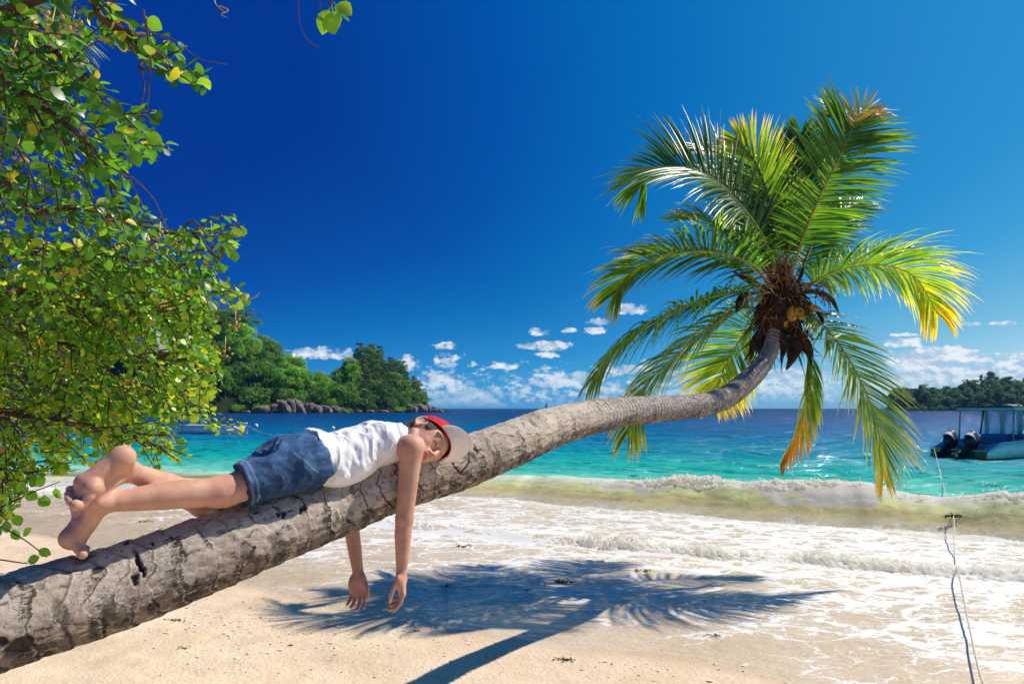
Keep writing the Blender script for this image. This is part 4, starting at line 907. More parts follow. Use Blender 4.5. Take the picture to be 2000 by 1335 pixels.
    B.ell(J['ran']+np.array([.004, -.026, .004]), (.012, .010, .013), None, .012); B.ell(J['lan']+np.array([.010, -.026, .000]), (.012, .010, .012), None, .012)
    # right foot: on tiptoe, sole to the left
    an = J['ran']; heel = at(163, 984, 2.065); ball = at(141, 1050, 2.035); toe = at(167, 1076, 2.03)
    B.ell(heel, (.027, .028, .029), None, .02); B.cone(an, heel, .029, .028, .02)
    B.chain([heel, (heel+ball)/2+np.array([.012, 0, 0]), ball], [.028, .027, .031], .02); B.chain([an, (an+ball)/2+np.array([.010, 0, -.004]), ball+np.array([.012, 0, 0])], [.027, .025, .028], .02)
    wd = np.array([.25, -.95, .1]); wd /= np.linalg.norm(wd)
    B.cone(ball-wd*.022, ball+wd*.020, .027, .029, .015)
    for i, (o, r_, l) in enumerate([(.034, .0130, .046), (.012, .0100, .043), (-.005, .0095, .040), (-.020, .0090, .036), (-.034, .0085, .032)]):
        b = ball+wd*o*.9+np.array([.012, 0, -.010]); e = toe-ball; e = e/np.linalg.norm(e); e = e+np.array([0, 0, -.25]); e /= np.linalg.norm(e)
        m_ = b+e*l*.55; t_ = m_+(e*.85+np.array([.25, 0, -.05]))*l*.45
        B.chain([b, m_, t_], [r_*1.1, r_*.92, r_*1.02], .006); B.ell(t_, (r_*1.1,)*3, None, .004)
    # left foot crossed over it: sole to the viewer, heel up
    an = J['lan']; heel = at(240, 893, 2.03); ball = at(170, 946, 1.965); ax = (ball-heel)/np.linalg.norm(ball-heel)
    sn = np.array([-.30, -.88, .34]); sn -= ax*(sn@ax); sn /= np.linalg.norm(sn); wd = np.cross(ax, sn); wd = wd if wd[2] < 0 else -wd      # wd points to the big toe (down in the picture)
    FM = np.array([ax, wd, sn])
    B.ell(heel, (.031, .028, .026), FM, .02); B.cone(heel+sn*.004-ax*.004, ball+sn*.000-ax*.012, .021, .019, .02); B.cone(an, heel+ax*.004, .030, .028, .02)
    B.cone(heel, heel+ax*.055-wd*.012-sn*.006, .028, .024, .02); B.cone(heel+ax*.05-wd*.010-sn*.006, ball-wd*.018, .024, .024, .02); B.cone(an-sn*.008, ball+wd*.014-sn*.016, .027, .022, .02)
    B.ell(ball-sn*.006, (.034, .045, .020), FM, .012); B.ell(ball+wd*.028+sn*.005-ax*.002, (.025, .020, .018), FM, .010); B.ell(ball-wd*.024+sn*.001-ax*.006, (.022, .016, .015), FM, .012)
    for i, (o, r_, l, fw) in enumerate([(.036, .0155, .046, .020), (.011, .0112, .042, .025), (-.008, .0106, .039, .023), (-.025, .0100, .035, .018), (-.040, .0096, .030, .010)]):
        b = ball+wd*o+ax*fw-sn*.008; m_ = b+ax*l*.60-sn*.010; t_ = m_+(ax*.62+sn*.78)*l*.42
        B.chain([b, m_, t_], [r_*.95, r_*.80, r_*.92], .004); B.ell(t_, (r_*1.10, r_*1.05, r_*1.0), FM, .003)
    V, F = B.mesh(); V0 = V; V = relax(V, F, 2, .4); hm = (np.linalg.norm(V0-HC, axis=1) < .13)[:, None]; V = np.where(hm, V0+.45*(V-V0), V)
    q = (V-HC)@HM.T; f, r, u = q.T
    near = np.linalg.norm(q, axis=1) < .14
    lip = near*sstep(np.hypot(r/.022, (u+.0555)/.0105), 1.15, .85)*sstep(f, .078, .088)
    brow = near*sum(sstep(np.hypot((r-.030*s_)/.021, (u-.0285-.10*abs(r-.03*s_)*0)/.0050), 1.2, .7) for s_ in (1, -1))*sstep(f, .045, .060)
    lash = near*sum(sstep(np.hypot((r-.031*s_)/.0155, (u-.0015+3.0*(r-.031*s_)**2/.0155*.15)/.0030), 1.25, .7) for s_ in (1, -1))*sstep(f, .060, .070)
    flush = near*np.clip(np.exp(-((np.abs(r)-.042)**2+(u+.028)**2)/.0006)*sstep(f, .03, .06)+np.exp(-(r**2+(u+.03)**2)/.0003)*sstep(f, .09, .1), 0, 1)
    px_ = 1000+FPX*V[:, 0]/V[:, 1]
    sole = np.zeros(len(V)); N = vnormals(V, F)
    foot = (V[:, 0] < -1.17) & (V[:, 1] < 2.2)
    sole = foot*sstep(N@sn, .35, .75)+foot*sstep(N@np.array([-.9, -.3, -.2]), .35, .75)*(V[:, 2] < 1.32); sole = np.clip(sole, 0, 1)
    hnd = ((np.linalg.norm(V-J['rwr'], axis=1) < .17) & (V[:, 2] < J['rwr'][2]+.02)) | ((np.linalg.norm(V-J['lwr'], axis=1) < .18) & (V[:, 2] < J['lwr'][2]+.02))
    redd = sole*.6+flush+hnd*.30
    for j_, r_ in (('rel', .045), ('lel', .045), ('ran', .05), ('lan', .05), ('rkn', .06), ('lkn', .06), ('rsh', .05)): redd = redd+.55*np.exp(-(np.linalg.norm(V-J[j_], axis=1)/r_)**2)
    redd = np.clip(redd+.35*fbm(V[:, 0]*9, V[:, 1]*9, V[:, 2]*9, oct=3, seed=230), 0, 1)
    root = thing('person', 'barefoot person in white vest, denim shorts and red cap lying face down on the trunk', 'person', tuple(J['pel']))
    m, T = new_mat('skin'); ob = T.n('ShaderNodeTexCoord').outputs['Object']; A_ = lambda n: T.n('ShaderNodeAttribute', attribute_name=n).outputs['Fac']
    n1 = T.noise(ob, 14, 4, 0.6); n2 = T.noise(ob, 900, 2, 0.6); n3 = T.noise(ob, 60, 3, 0.6)
    c = T.mix(T.ss(n1, 0.3, 0.7), (0.50, 0.250, 0.160), (0.62, 0.350, 0.240)); c = T.mix(T.math('MULTIPLY', T.ss(n3, 0.4, 0.7), 0.25), c, (0.60, 0.29, 0.20))
    c = T.mix(T.math('MULTIPLY', A_('redness'), 0.55), c, (0.66, 0.32, 0.23)); c = T.mix(T.math('MULTIPLY', A_('lip'), 0.8), c, (0.46, 0.10, 0.10))
    c = T.mix(T.math('MULTIPLY', A_('brow'), 0.45), c, (0.10, 0.050, 0.022)); c = T.mix(T.math('MULTIPLY', A_('lash'), 0.75), c, (0.03, 0.015, 0.010))
    gr = T.math('MULTIPLY', T.ss(T.noise(ob, 480, 2, 0.6), 0.53, 0.62), T.ss(n3, 0.38, 0.62)); c = T.mix(T.math('MULTIPLY', T.math('MULTIPLY', gr, A_('sand')), 0.9), c, (0.74, 0.62, 0.46))
    bp = T.n('ShaderNodeBump', {'Strength': 0.25, 'Distance': 0.0012, 'Height': T.math('ADD', T.math('MULTIPLY', n2, 0.15), T.math('MULTIPLY', gr, A_('sand')))}).outputs[0]
    p = T.n('ShaderNodeBsdfPrincipled', {'Base Color': c, 'Roughness': 0.55, 'Specular IOR Level': 0.3, 'Normal': bp, 'Subsurface Weight': 0.25, 'Subsurface Radius': (1.0, 0.35, 0.2, ), 'Subsurface Scale': 0.010}).outputs[0]
    outp(T, p)
    dust = np.clip(sole*1.3+foot*.35+.12*sstep(-V[:, 0], .95, 1.1), 0, 1)
    part('body', V, F, m, root, attrs={'lip': lip, 'brow': brow, 'lash': lash, 'redness': redd, 'sand': dust})

    # ---- vest
    S_ = Field((-.95, 2.25, 1.24), (-.30, 3.05, 1.60), 0.0034); torso(S_, .0105, .035)
    hem = at(612, 884, 2.535)
    S_.ell(J['wai']-AX*.03+E2*.07-E3*.050, (.085, .050, .060), TM, .04); S_.ell(J['wai']+AX*.03+E2*.085-E3*.045, (.09, .035, .055), TM, .04); S_.ell(J['pel']+AX*.03+E3*.03, (.09, .132, .078), TM, .04)
    for sh, sg in (('rsh', 1), ('lsh', -1)):
        S_.ell(J[sh]+E2*.030*sg+AX*.022-E3*.012, (.072, .062, .085), TM, .010, carve=True); S_.ell(J[sh]-E3*.06+E2*.02*sg, (.060, .05, .06), TM, .012, carve=True)
    S_.ell(J['nek']+AX*.020, (.062, .070, .085), TM, .012, carve=True)
    S_.keep(lambda P: -(((P-hem)@AX)-.010*np.sin(((P-hem)@E2)*38)+.006)); S_.keep(lambda P: ((P-(J['cla']+AX*.036))@AX))
    V, F = S_.mesh(); V = relax(V, F, 3, .5); N = vnormals(V, F)
    a, b, c_ = ((V-J['wai'])@TM.T).T
    fold = 1-np.abs(fbm(a*16+b*7, b*9-a*10+c_*6, c_*9, oct=3, gain=.55, seed=201))*2.2; pull = np.sin((a*.55+b*.9+.03*fbm(a*9, b*9, c_*9, seed=203))*95)*np.exp(-((a-.03)/.09)**2)
    V = V+N*(.0085*np.clip(fold, -.5, 1)+.0028*pull+.0035*fbm(a*22, b*22, c_*22, oct=2, seed=202))[:, None]*sstep(N@E3, -.9, -.2)[:, None]
    m, T = new_mat('white_cotton'); ob = T.n('ShaderNodeTexCoord').outputs['Object']; n = T.noise(ob, 26, 4, .6); f = T.noise(ob, 700, 2, .5)
    outp(T, pbsdf(T, T.mix(n, (0.76, 0.75, 0.75), (0.83, 0.82, 0.82)), 0.85, T.math('ADD', n, T.math('MULTIPLY', f, .1)), .35, .012, .2)); M_COT = m
    vest = part('vest', V, F, M_COT, root)

    # ---- denim shorts
    H_ = Field((-1.06, 2.12, 1.18), (-.60, 2.78, 1.56), 0.0042)
    g = .008; H_.ell(J['pel']-AX*.01+E3*.004, np.array([.085, .125, .085])+g, TM, .03)
    for h_, sg in (('rhi', 1), ('lhi', -1)):
        H_.ell(J[h_]-AX*.035+E3*.030-E2*.01*sg, np.array([.070, .060, .052])+g, TM, .012); H_.ell(J['wai']-AX*.03, np.array([.07, .108, .064])+.004, TM, .02)
    H_.chain([J['rhi'], kn('rhi', 'rkn', .5), J['rkn']], [.077, .073, .066], .010); H_.chain([J['lhi'], kn('lhi', 'lkn', .5), J['lkn']], [.077, .073, .064], .010)
    H_.wrap(B, .0105)
    rk = at(474, 946, 2.30); rd = (J['rkn']-J['rhi']); rd /= np.linalg.norm(rd); lk = kn('lhi', 'lkn', .56); ld = J['lkn']-J['lhi']; ld /= np.linalg.norm(ld); cr = (J['rhi']+J['lhi'])/2
    wl = J['wai']-AX*.050
    H_.keep(lambda P: np.where((P-cr)@np.cross(rd+ld, E3)*np.sign(E2@np.cross(rd+ld, E3)) > 0, (P-rk)@rd, (P-lk)@ld)); H_.keep(lambda P: (P-wl)@AX)
    V, F = H_.mesh(); V = relax(V, F, 3, .5); N = vnormals(V, F); a, b, c_ = ((V-J['pel'])@TM.T).T
    fold = 1-np.abs(fbm(a*9+b*6, b*12, c_*14, oct=3, gain=.5, seed=211))*2.4
    V = V+N*(.0115*np.clip(fold, -.5, 1)+.003*fbm(a*30, b*30, c_*30, oct=2, seed=212))[:, None]
    cuff = np.where(((V-cr)@E2) > 0, (V-rk)@rd, (V-lk)@ld); seam = np.exp(-((cuff+.020)/.0030)**2)+np.exp(-((cuff+.002)/.0035)**2)*.8
    wst = (V-wl)@AX; seam = seam+np.exp(-((wst+.020)/.0032)**2)*.9*(b > .0)+np.exp(-(b/.0032)**2)*.8*(c_ > .03)*(wst < -.03)
    pock = np.abs((a+.045)+.9*(c_-.01))/1.35; seam = np.clip(seam+np.exp(-(pock/.0030)**2)*.9*(b > .085)*(c_ > -.03)*(c_ < .05), 0, 1)
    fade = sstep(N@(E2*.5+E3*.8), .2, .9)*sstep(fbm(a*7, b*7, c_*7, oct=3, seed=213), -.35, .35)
    m, T = new_mat('denim'); ob = T.n('ShaderNodeTexCoord').outputs['Object']; A_ = lambda n: T.n('ShaderNodeAttribute', attribute_name=n).outputs['Fac']
    n = T.noise(ob, 40, 5, .7); wv = T.noise(T.mapping(ob, (1, 1, 3), (R(30), R(20), R(40))), 420, 2, .6)
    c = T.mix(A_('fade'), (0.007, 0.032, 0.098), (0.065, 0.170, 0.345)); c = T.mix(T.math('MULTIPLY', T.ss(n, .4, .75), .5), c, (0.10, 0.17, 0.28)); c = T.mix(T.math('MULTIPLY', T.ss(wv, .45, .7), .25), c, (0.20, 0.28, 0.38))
    c = T.mix(T.math('MULTIPLY', A_('seam'), T.math('ADD', .25, T.math('MULTIPLY', n, .6))), c, (0.30, 0.34, 0.38))
    outp(T, pbsdf(T, c, .9, T.math('ADD', T.math('MULTIPLY', A_('seam'), .6), T.math('ADD', n, T.math('MULTIPLY', wv, .2))), .5, .006, .15))
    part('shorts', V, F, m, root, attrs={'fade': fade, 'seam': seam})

    # ---- hair and cap
    K = Field(HC-.16, HC+.16, 0.0030)
    K.ell(hp(-.010, 0, .030), (.096, .081, .086), HM, .02); K.ell(hp(-.036, 0, .000), (.069, .073, .076), HM, .03)
    K.ell(hp(-.07, 0, -.062), (.030, .048, .030), HM, .03)
    def skin_side(P):
        q = (P-HC)@HM.T; f, r, u = q[..., 0], q[..., 1], q[..., 2]; j = .006*vnoise(r*60, u*60, f*40, seed=220)+.006*vnoise(r*330, u*40, f*330, seed=221)
        front = np.where(u > -.004, f-(.036+.55*np.maximum(u-.012, 0))+j, f+.040+j)              # temple line, then behind the ear
        ear = .026-np.sqrt((f+.020)**2+(u+.004)**2); ear = np.where(np.abs(r) > .05, ear, -1)
        return np.maximum(np.maximum(front, ear+j), -.078-u+j*1.5)
    K.keep(skin_side); V, F = K.mesh(); V = relax(V, F, 1, .4); N = vnormals(V, F); q = (V-HC)@HM.T
    V = V+N*(.0020*vnoise(q[:, 0]*240, q[:, 1]*240, q[:, 2]*30, seed=222))[:, None]
    m, T = new_mat('hair'); ob = T.n('ShaderNodeTexCoord').outputs['Object']; hv = T.n('ShaderNodeAttribute', attribute_name='strand').outputs['Vector']; n = T.noise(T.mapping(hv, (420, 420, 26), (0, R(25), 0)), 1.0, 4, .7)
    outp(T, pbsdf(T, T.mix(T.ss(n, .35, .7), (0.040, 0.022, 0.011), (0.17, 0.10, 0.05)), .5, n, .9, .006, .4)); part('hair', V, F, m, root, attrs={'strand': q})
    # cap: a panelled dome with a curved peak
    tilt = R(-20); UC = HU*math.cos(tilt)+HF*math.sin(tilt); FC = HF*math.cos(tilt)-HU*math.sin(tilt); cc = hp(-.010, 0, .036)
    nu, nv = 64, 18; u = np.linspace(0, 2*np.pi, nu, endpoint=False); v = np.linspace(0, 1, nv)
    vv, uu = np.meshgrid(v, u, indexing='ij'); el = (1-vv)*np.pi/2-.10
    rf = .1055*np.cos(el); rr = .0875*np.cos(el); hu = .088*np.sin(el)*(1+.03*np.cos(6*uu)*np.sin(2*np.maximum(el, 0))); pan = 1+.012*np.abs(np.cos(3*uu))
    P = cc+FC*(rf*np.cos(uu)*pan)[..., None]+HR*(rr*np.sin(uu)*pan)[..., None]+UC*hu[..., None]
    P = P.reshape(-1, 3); Fq = [tuple(x)[::-1] for x in grid_faces(nv, nu, True)]
    red = simple_mat('red_cotton', (0.52, 0.012, 0.020), .8, .25, .12, 60, .3); pale = simple_mat('peak_cloth', (0.76, 0.71, 0.64), .85, .2, .06, 60, .2)
    cm = MB(); cm.add(P, Fq); inner = cc+(P-cc)*.97; cm.add(inner, [f[::-1] for f in Fq]); n0 = len(P); lo_ = (nv-1)*nu
    cm.F += [(lo_+i, lo_+(i+1) % nu, n0+lo_+(i+1) % nu, n0+lo_+i) for i in range(nu)]; cm.m += [0]*nu
    cm.ell(cc+UC*.089, (.007, .007, .005), 10, 6, HM.T); cap = cm.part('cap', red, root)
    a_ = np.linspace(-1.12, 1.12, 41); t_ = np.linspace(0, 1, 12); AA, TT = np.meshgrid(a_, t_, indexing='ij')
    FB = FC*.42+UC*.90; FB /= np.linalg.norm(FB); UB = np.cross(FB, HR); UB = UB if UB@UC > 0 else -UB
    b0 = cc+FC*(.106*np.cos(AA))[..., None]+HR*(.089*np.sin(AA))[..., None]+UC*(-.006)
    ln = .086*np.maximum(np.cos(AA/1.12*np.pi/2), 0)**.45
    top = b0+FB*(TT*ln)[..., None]+HR*(np.sin(AA)*.012*TT)[..., None]-UB*(.020*np.sin(AA)**2*1.0+.010*TT**2)[..., None]+UB*.004
    bm_ = MB(); n_ = top.shape[0]*top.shape[1]; fq = grid_faces(41, 12); up_ = top.reshape(-1, 3); dn = up_-UB*.0035
    rim = [i*12 for i in range(41)]; edge = [i*12+11 for i in range(41)]
    bm_.add(np.vstack([up_, dn]), [tuple(x) for x in fq]+[tuple(x+n_)[::-1] for x in fq]+[(edge[i], edge[i+1], edge[i+1]+n_, edge[i]+n_) for i in range(40)]+[(rim[i+1], rim[i], rim[i]+n_, rim[i+1]+n_) for i in range(40)])
    bm_.part('peak', pale, cap)
    # upper eyelids' lashes: a thin dark arc over each closed eye
    return root
build_person()

# ================================================================== headland, island, their trees and rocks
def leaf_cards(r, cen, rad, n, size, flat=1.0, stretch=1.0, hang=0.0):
    """n small leaf-shaped faces through a clump"""
    d = r.normal(size=(n, 3)); d /= np.linalg.norm(d, axis=1)[:, None]; q = r.uniform(.55, 1.0, n)**.6
    P = np.asarray(cen)+d*q[:, None]*np.asarray(rad)
    nr = d*.8+r.normal(0, .55, (n, 3))+np.array([0, 0, .35]); nr /= np.linalg.norm(nr, axis=1)[:, None]
    a = np.cross(nr, r.normal(size=(n, 3))); a[:, 2] -= hang; a -= nr*(a*nr).sum(1)[:, None]; a /= np.linalg.norm(a, axis=1)[:, None]; b = np.cross(nr, a)
    s = size*r.uniform(.6, 1.3, n)[:, None]
    V = np.stack([P-a*s*stretch, P+b*s*.5, P+a*s*stretch, P-b*s*.5], 1)
    return V.reshape(-1, 3), (np.arange(n)[:, None]*4+np.arange(4)), q
def leaf_mat(name, dark, light, tl=1.8, rough=.55):
    m, T = new_mat(name); ob = T.n('ShaderNodeTexCoord').outputs['Object']; oi = T.n('ShaderNodeObjectInfo').outputs['Random']
    n = T.noise(ob, .45, 4, .65); n2 = T.noise(ob, 4.0, 2, .6)
    f = T.math('ADD', T.math('MULTIPLY', T.math('ADD', n, T.math('MULTIPLY', n2, .5)), .62), T.math('MULTIPLY', T.math('SUBTRACT', oi, .5), .35))
    c = T.mix(T.ss(f, .25, .75), dark, light)
    p = T.n('ShaderNodeBsdfPrincipled', {'Base Color': c, 'Roughness': rough, 'Specular IOR Level': .4}).outputs[0]
    t = T.n('ShaderNodeBsdfTranslucent', {0: T.mix(1.0, c, (tl, tl, tl*.5), 'MULTIPLY')}).outputs[0]
    outp(T, T.n('ShaderNodeMixShader', {0: .45, 1: p, 2: t}).outputs[0]); return m
M_LA = leaf_mat('bright_foliage', (0.060, 0.165, 0.014), (0.230, 0.420, 0.030), 2.6)
M_LB = leaf_mat('dark_foliage', (0.036, 0.105, 0.014), (0.135, 0.270, 0.030), 2.4)
M_LC = leaf_mat('needle_foliage', (0.042, 0.086, 0.036), (0.130, 0.200, 0.072), 1.9)
M_LD = leaf_mat('shore_shrub_foliage', (0.060, 0.160, 0.012), (0.150, 0.310, 0.022), 2.4)
M_LI = leaf_mat('island_foliage', (0.036, 0.095, 0.056), (0.105, 0.195, 0.085), 1.8)  # blue of distance haze is mixed into these leaf colours
M_TRK = simple_mat('grey_trunk', (0.12, 0.095, 0.075), .9, .2, .3, 3, .4)
PROTO = {}
def proto(name, seed, mat, kind_):
    r = np.random.default_rng(seed); t = thing(name, 'green tree growing on the distant shore', 'tree', (0, 0, -400)); o = np.array([0, 0, -400.])
    V = []; F = []; n = 0
    def add(v, f):
        nonlocal n
        V.append(v); F.append(f+n); n += len(v)
    tr = MB()
    if kind_ in ('round', 'tall'):
        H = 9.5 if kind_ == 'round' else 11
        tr.tube(catmull(o+np.array([[0, 0, -2.], [.2, .1, 2], [0, .2, 5], [.3, 0, 7]]), 10), np.linspace(.32, .10, 10), 7)
        for i in range(20 if kind_ == 'round' else 18):
            th = r.uniform(0, 2*math.pi); h = r.uniform(-.5, 1.0); rr = math.sqrt(max(0, 1-h*h*.85))*r.uniform(.45, 1.0)*3.7*(1 if kind_ == 'round' else .75)
            c = o+np.array([rr*math.cos(th), rr*math.sin(th), 5.2+h*3.4*(1 if kind_ == 'round' else 1.35)]); s_ = r.uniform(1.0, 1.9)
            if i % 3 == 0: tr.tube(np.array([o+np.array([.1, .1, 3.5]), (o+np.array([0, 0, 4.5])+c)/2, c]), [.12, .08, .03], 5)
            v, f, _ = leaf_cards(r, c, (s_, s_, s_*.72), 125, .30); add(v, f)
    elif kind_ == 'needle':
        C = catmull(o+np.array([[0, 0, -2.], [.3, 0, 3], [-.2, .2, 8], [.2, 0, 14]]), 14); tr.tube(C, np.linspace(.32, .05, 14), 7)
        for i in range(46):
            h = r.uniform(.22, 1.0); th = r.uniform(0, 2*math.pi); rr = (1.0-.62*h)*4.6*r.uniform(.35, 1.0)
            b = C[int(h*13)]; c = b+np.array([rr*math.cos(th), rr*math.sin(th), rr*.45]); 
            if i % 2 == 0: tr.tube(np.array([b, (b+c)/2+np.array([0, 0, .15]), c]), [.07, .045, .02], 4)
            v, f, _ = leaf_cards(r, c, (.9, .9, .55), 46, .20, stretch=2.2, hang=.6); add(v, f)
    elif kind_ == 'umbrella':
        tr.tube(catmull(o+np.array([[0, 0, -3.], [.3, 0, 5], [.2, .2, 10]]), 10), np.linspace(.35, .2, 10), 7)
        for i in range(22):
            th = r.uniform(0, 2*math.pi); rr = math.sqrt(r.uniform(.02, 1))*6.5; c = o+np.array([rr*math.cos(th), rr*math.sin(th), 13.2-rr*rr*.055+r.choice([0, -1.3, -2.4])*(rr > 2)])
            tr.tube(np.array([o+np.array([.2, .2, 9.5]), o+np.array([rr*.5*math.cos(th), rr*.5*math.sin(th), 11.8]), c+np.array([0, 0, -.3])]), [.13, .08, .03], 5)
            v, f, _ = leaf_cards(r, c, (1.7, 1.7, .34), 85, .24); add(v, f)
    elif kind_ == 'bush':
        for i in range(9):
            th = r.uniform(0, 2*math.pi); rr = r.uniform(0, 2.4); c = o+np.array([rr*math.cos(th), rr*math.sin(th), r.uniform(.5, 2.0)*(1-.2*rr/2.4)]); s_ = r.uniform(.8, 1.3)
            tr.tube(np.array([o+np.array([0, 0, -.8]), c]), [.08, .03], 5)
            v, f, _ = leaf_cards(r, c, (s_*1.15, s_*1.15, s_*.8), 120, .20); add(v, f)
    elif kind_ == 'palm':
        C = catmull(o+np.array([[0, 0, -1.], [.4, 0, 3], [.5, .2, 6.5], [1.1, .2, 9.2]]), 12); tr.tube(C, np.linspace(.19, .12, 12), 7)
        A = []
        for i in range(15):
            th = i*2.4+r.uniform(-.2, .2); e = R(r.uniform(-25, 70)); d = np.array([math.cos(th)*math.cos(e), math.sin(th)*math.cos(e), math.sin(e)]); L_ = r.uniform(2.6, 3.4)
            p = [C[-1]]; 
            for k in range(5): d = d+np.array([0, 0, -.20]); d /= np.linalg.norm(d); p.append(p[-1]+d*L_/5)
            v, f, a = frond_mesh(catmull(p, 20), (0, 0, 1), .95, seed+i, tone=(.15, .4), droop=.7, nl=20, width=.11); add(v, np.array(f)); A.append(a)
        pa = np.concatenate(A)
    v = np.concatenate(V); f = np.concatenate(F)
    tr.part('trunk', M_TRK, t)
    part('crown', v, f, mat, t, smooth=False, attrs={'tone': pa} if kind_ == 'palm' else None)
    PROTO[name] = t; return t
M_PLM = mat_frond('far_palm_leaf')
protos = {'bright_broadleaf': [proto('broadleaf_tree', 301+i, M_LA, 'round') for i in range(3)], 'dark_broadleaf': [proto('broadleaf_tree', 311+i, M_LB, k) for i, k in enumerate(('round', 'tall', 'round'))],
          'casuarina': [proto('casuarina_tree', 321+i, M_LC, 'needle') for i in range(2)], 'umbrella': [proto('umbrella_tree', 331, M_LB, 'umbrella')], 'shrub': [proto('shore_shrub', 341+i, M_LD, 'bush') for i in range(2)],
          'palm': [proto('coconut_palm', 351+i, M_PLM, 'palm') for i in range(2)], 'island': [proto('island_tree', 361+i, M_LI, k) for i, k in enumerate(('round', 'tall'))], 'undergrowth': [proto('leafy_bush', 381+i, M_LB, 'bush') for i in range(2)], 'island_shrub': [proto('island_shrub', 365, M_LI, 'bush')], 'island_needle': [proto('island_tree', 371, M_LI, 'needle')]}

HB = np.array([[-60, 185], [100, 195], [350, 207], [430, 216], [520, 226], [600, 236], [670, 246], [740, 262], [800, 282], [838, 300], [868, 314], [880, 322]], float)
HR_ = np.array([[-60, 46], [150, 43], [300, 42], [380, 37], [440, 31], [480, 26], [520, 21], [560, 15], [600, 10], [645, 8.5], [672, 12], [695, 18], [742, 18], [775, 13], [805, 8], [832, 4], [850, 1.8], [880, .4]], float)
hb = lambda px: np.interp(px, HB[:, 0], HB[:, 1]); hr = lambda px: np.interp(px, HR_[:, 0], HR_[:, 1])
def hill_pt(px, t):
    D = hb(px)+t*52; z = hr(px)*np.where(t < 1, np.sin(np.clip(t, 0, 1)*np.pi/2)**.85, 1-.8*np.clip(t-1, 0, 1)**1.5)
    return (px-1000)/FPX*D, D, z
def mat_hill(name, a, b):
    m, T = new_mat(name); ob = T.n('ShaderNodeTexCoord').outputs['Object']; n = T.noise(ob, .35, 6, .7); n2 = T.noise(ob, 1.6, 5, .7)
    outp(T, pbsdf(T, T.mix(T.ss(n, .35, .65), a, b), .95, T.math('ADD', n, n2), 1.0, 1.2, .1)); return m
def build_hills():
    px = np.linspace(-60, 880, 300); t = np.concatenate([[-.06], np.linspace(0, 2.0, 50)]); PX, TT = np.meshgrid(px, t)
    X, Y, Z = hill_pt(PX, np.maximum(TT, 0)); Y = Y+np.minimum(TT, 0)*52; Z = np.where(TT < 0, -1.2, Z+.9*fbm(X*.14, Y*.14, oct=4, seed=401)*sstep(TT, 0, .15))
    o = link('headland', mesh_data('headland', np.stack([X, Y, Z], -1).reshape(-1, 3), grid_faces(len(t), len(px)), mat_hill('hill_soil', (0.012, 0.030, 0.008), (0.035, 0.055, 0.018)))); kind(o, 'structure')
    px = np.linspace(1730, 2350, 200); PX, TT = np.meshgrid(px, t); D = 470+TT*60
    g = np.interp(PX, [1730, 1745, 1800, 1850, 1900, 1935, 1980, 2050, 2200, 2350], [.5, 8, 9.5, 7, 14, 18, 14, 12, 10, 4]); Zi = g*np.sin(np.clip(TT, 0, 1)*np.pi/2)
    X = (PX-1000)/FPX*D; Z = np.where(TT < 0, -1.2, np.where(TT > 1, g*(1-.5*(TT-1)), Zi)+1.0*fbm(X*.08, D*.08, oct=4, seed=402)*sstep(TT, 0, .15))
    o = link('island', mesh_data('island', np.stack([X, D, Z], -1).reshape(-1, 3), grid_faces(len(t), len(px)), mat_hill('island_soil', (0.010, 0.024, 0.014), (0.030, 0.045, 0.024)))); kind(o, 'structure')
build_hills()
ORD = ['first', 'second', 'third', 'fourth', 'fifth', 'sixth', 'seventh', 'eighth', 'ninth', 'tenth', 'eleventh', 'twelfth', 'thirteenth', 'fourteenth', 'fifteenth', 'sixteenth', 'seventeenth', 'eighteenth', 'nineteenth', 'twentieth', 'twenty-first', 'twenty-second', 'twenty-third', 'twenty-fourth', 'twenty-fifth', 'twenty-sixth', 'twenty-seventh', 'twenty-eighth', 'twenty-ninth', 'thirtieth', 'thirty-first', 'thirty-second', 'thirty-third', 'thirty-fourth', 'thirty-fifth', 'thirty-sixth', 'thirty-seventh', 'thirty-eighth', 'thirty-ninth', 'fortieth']
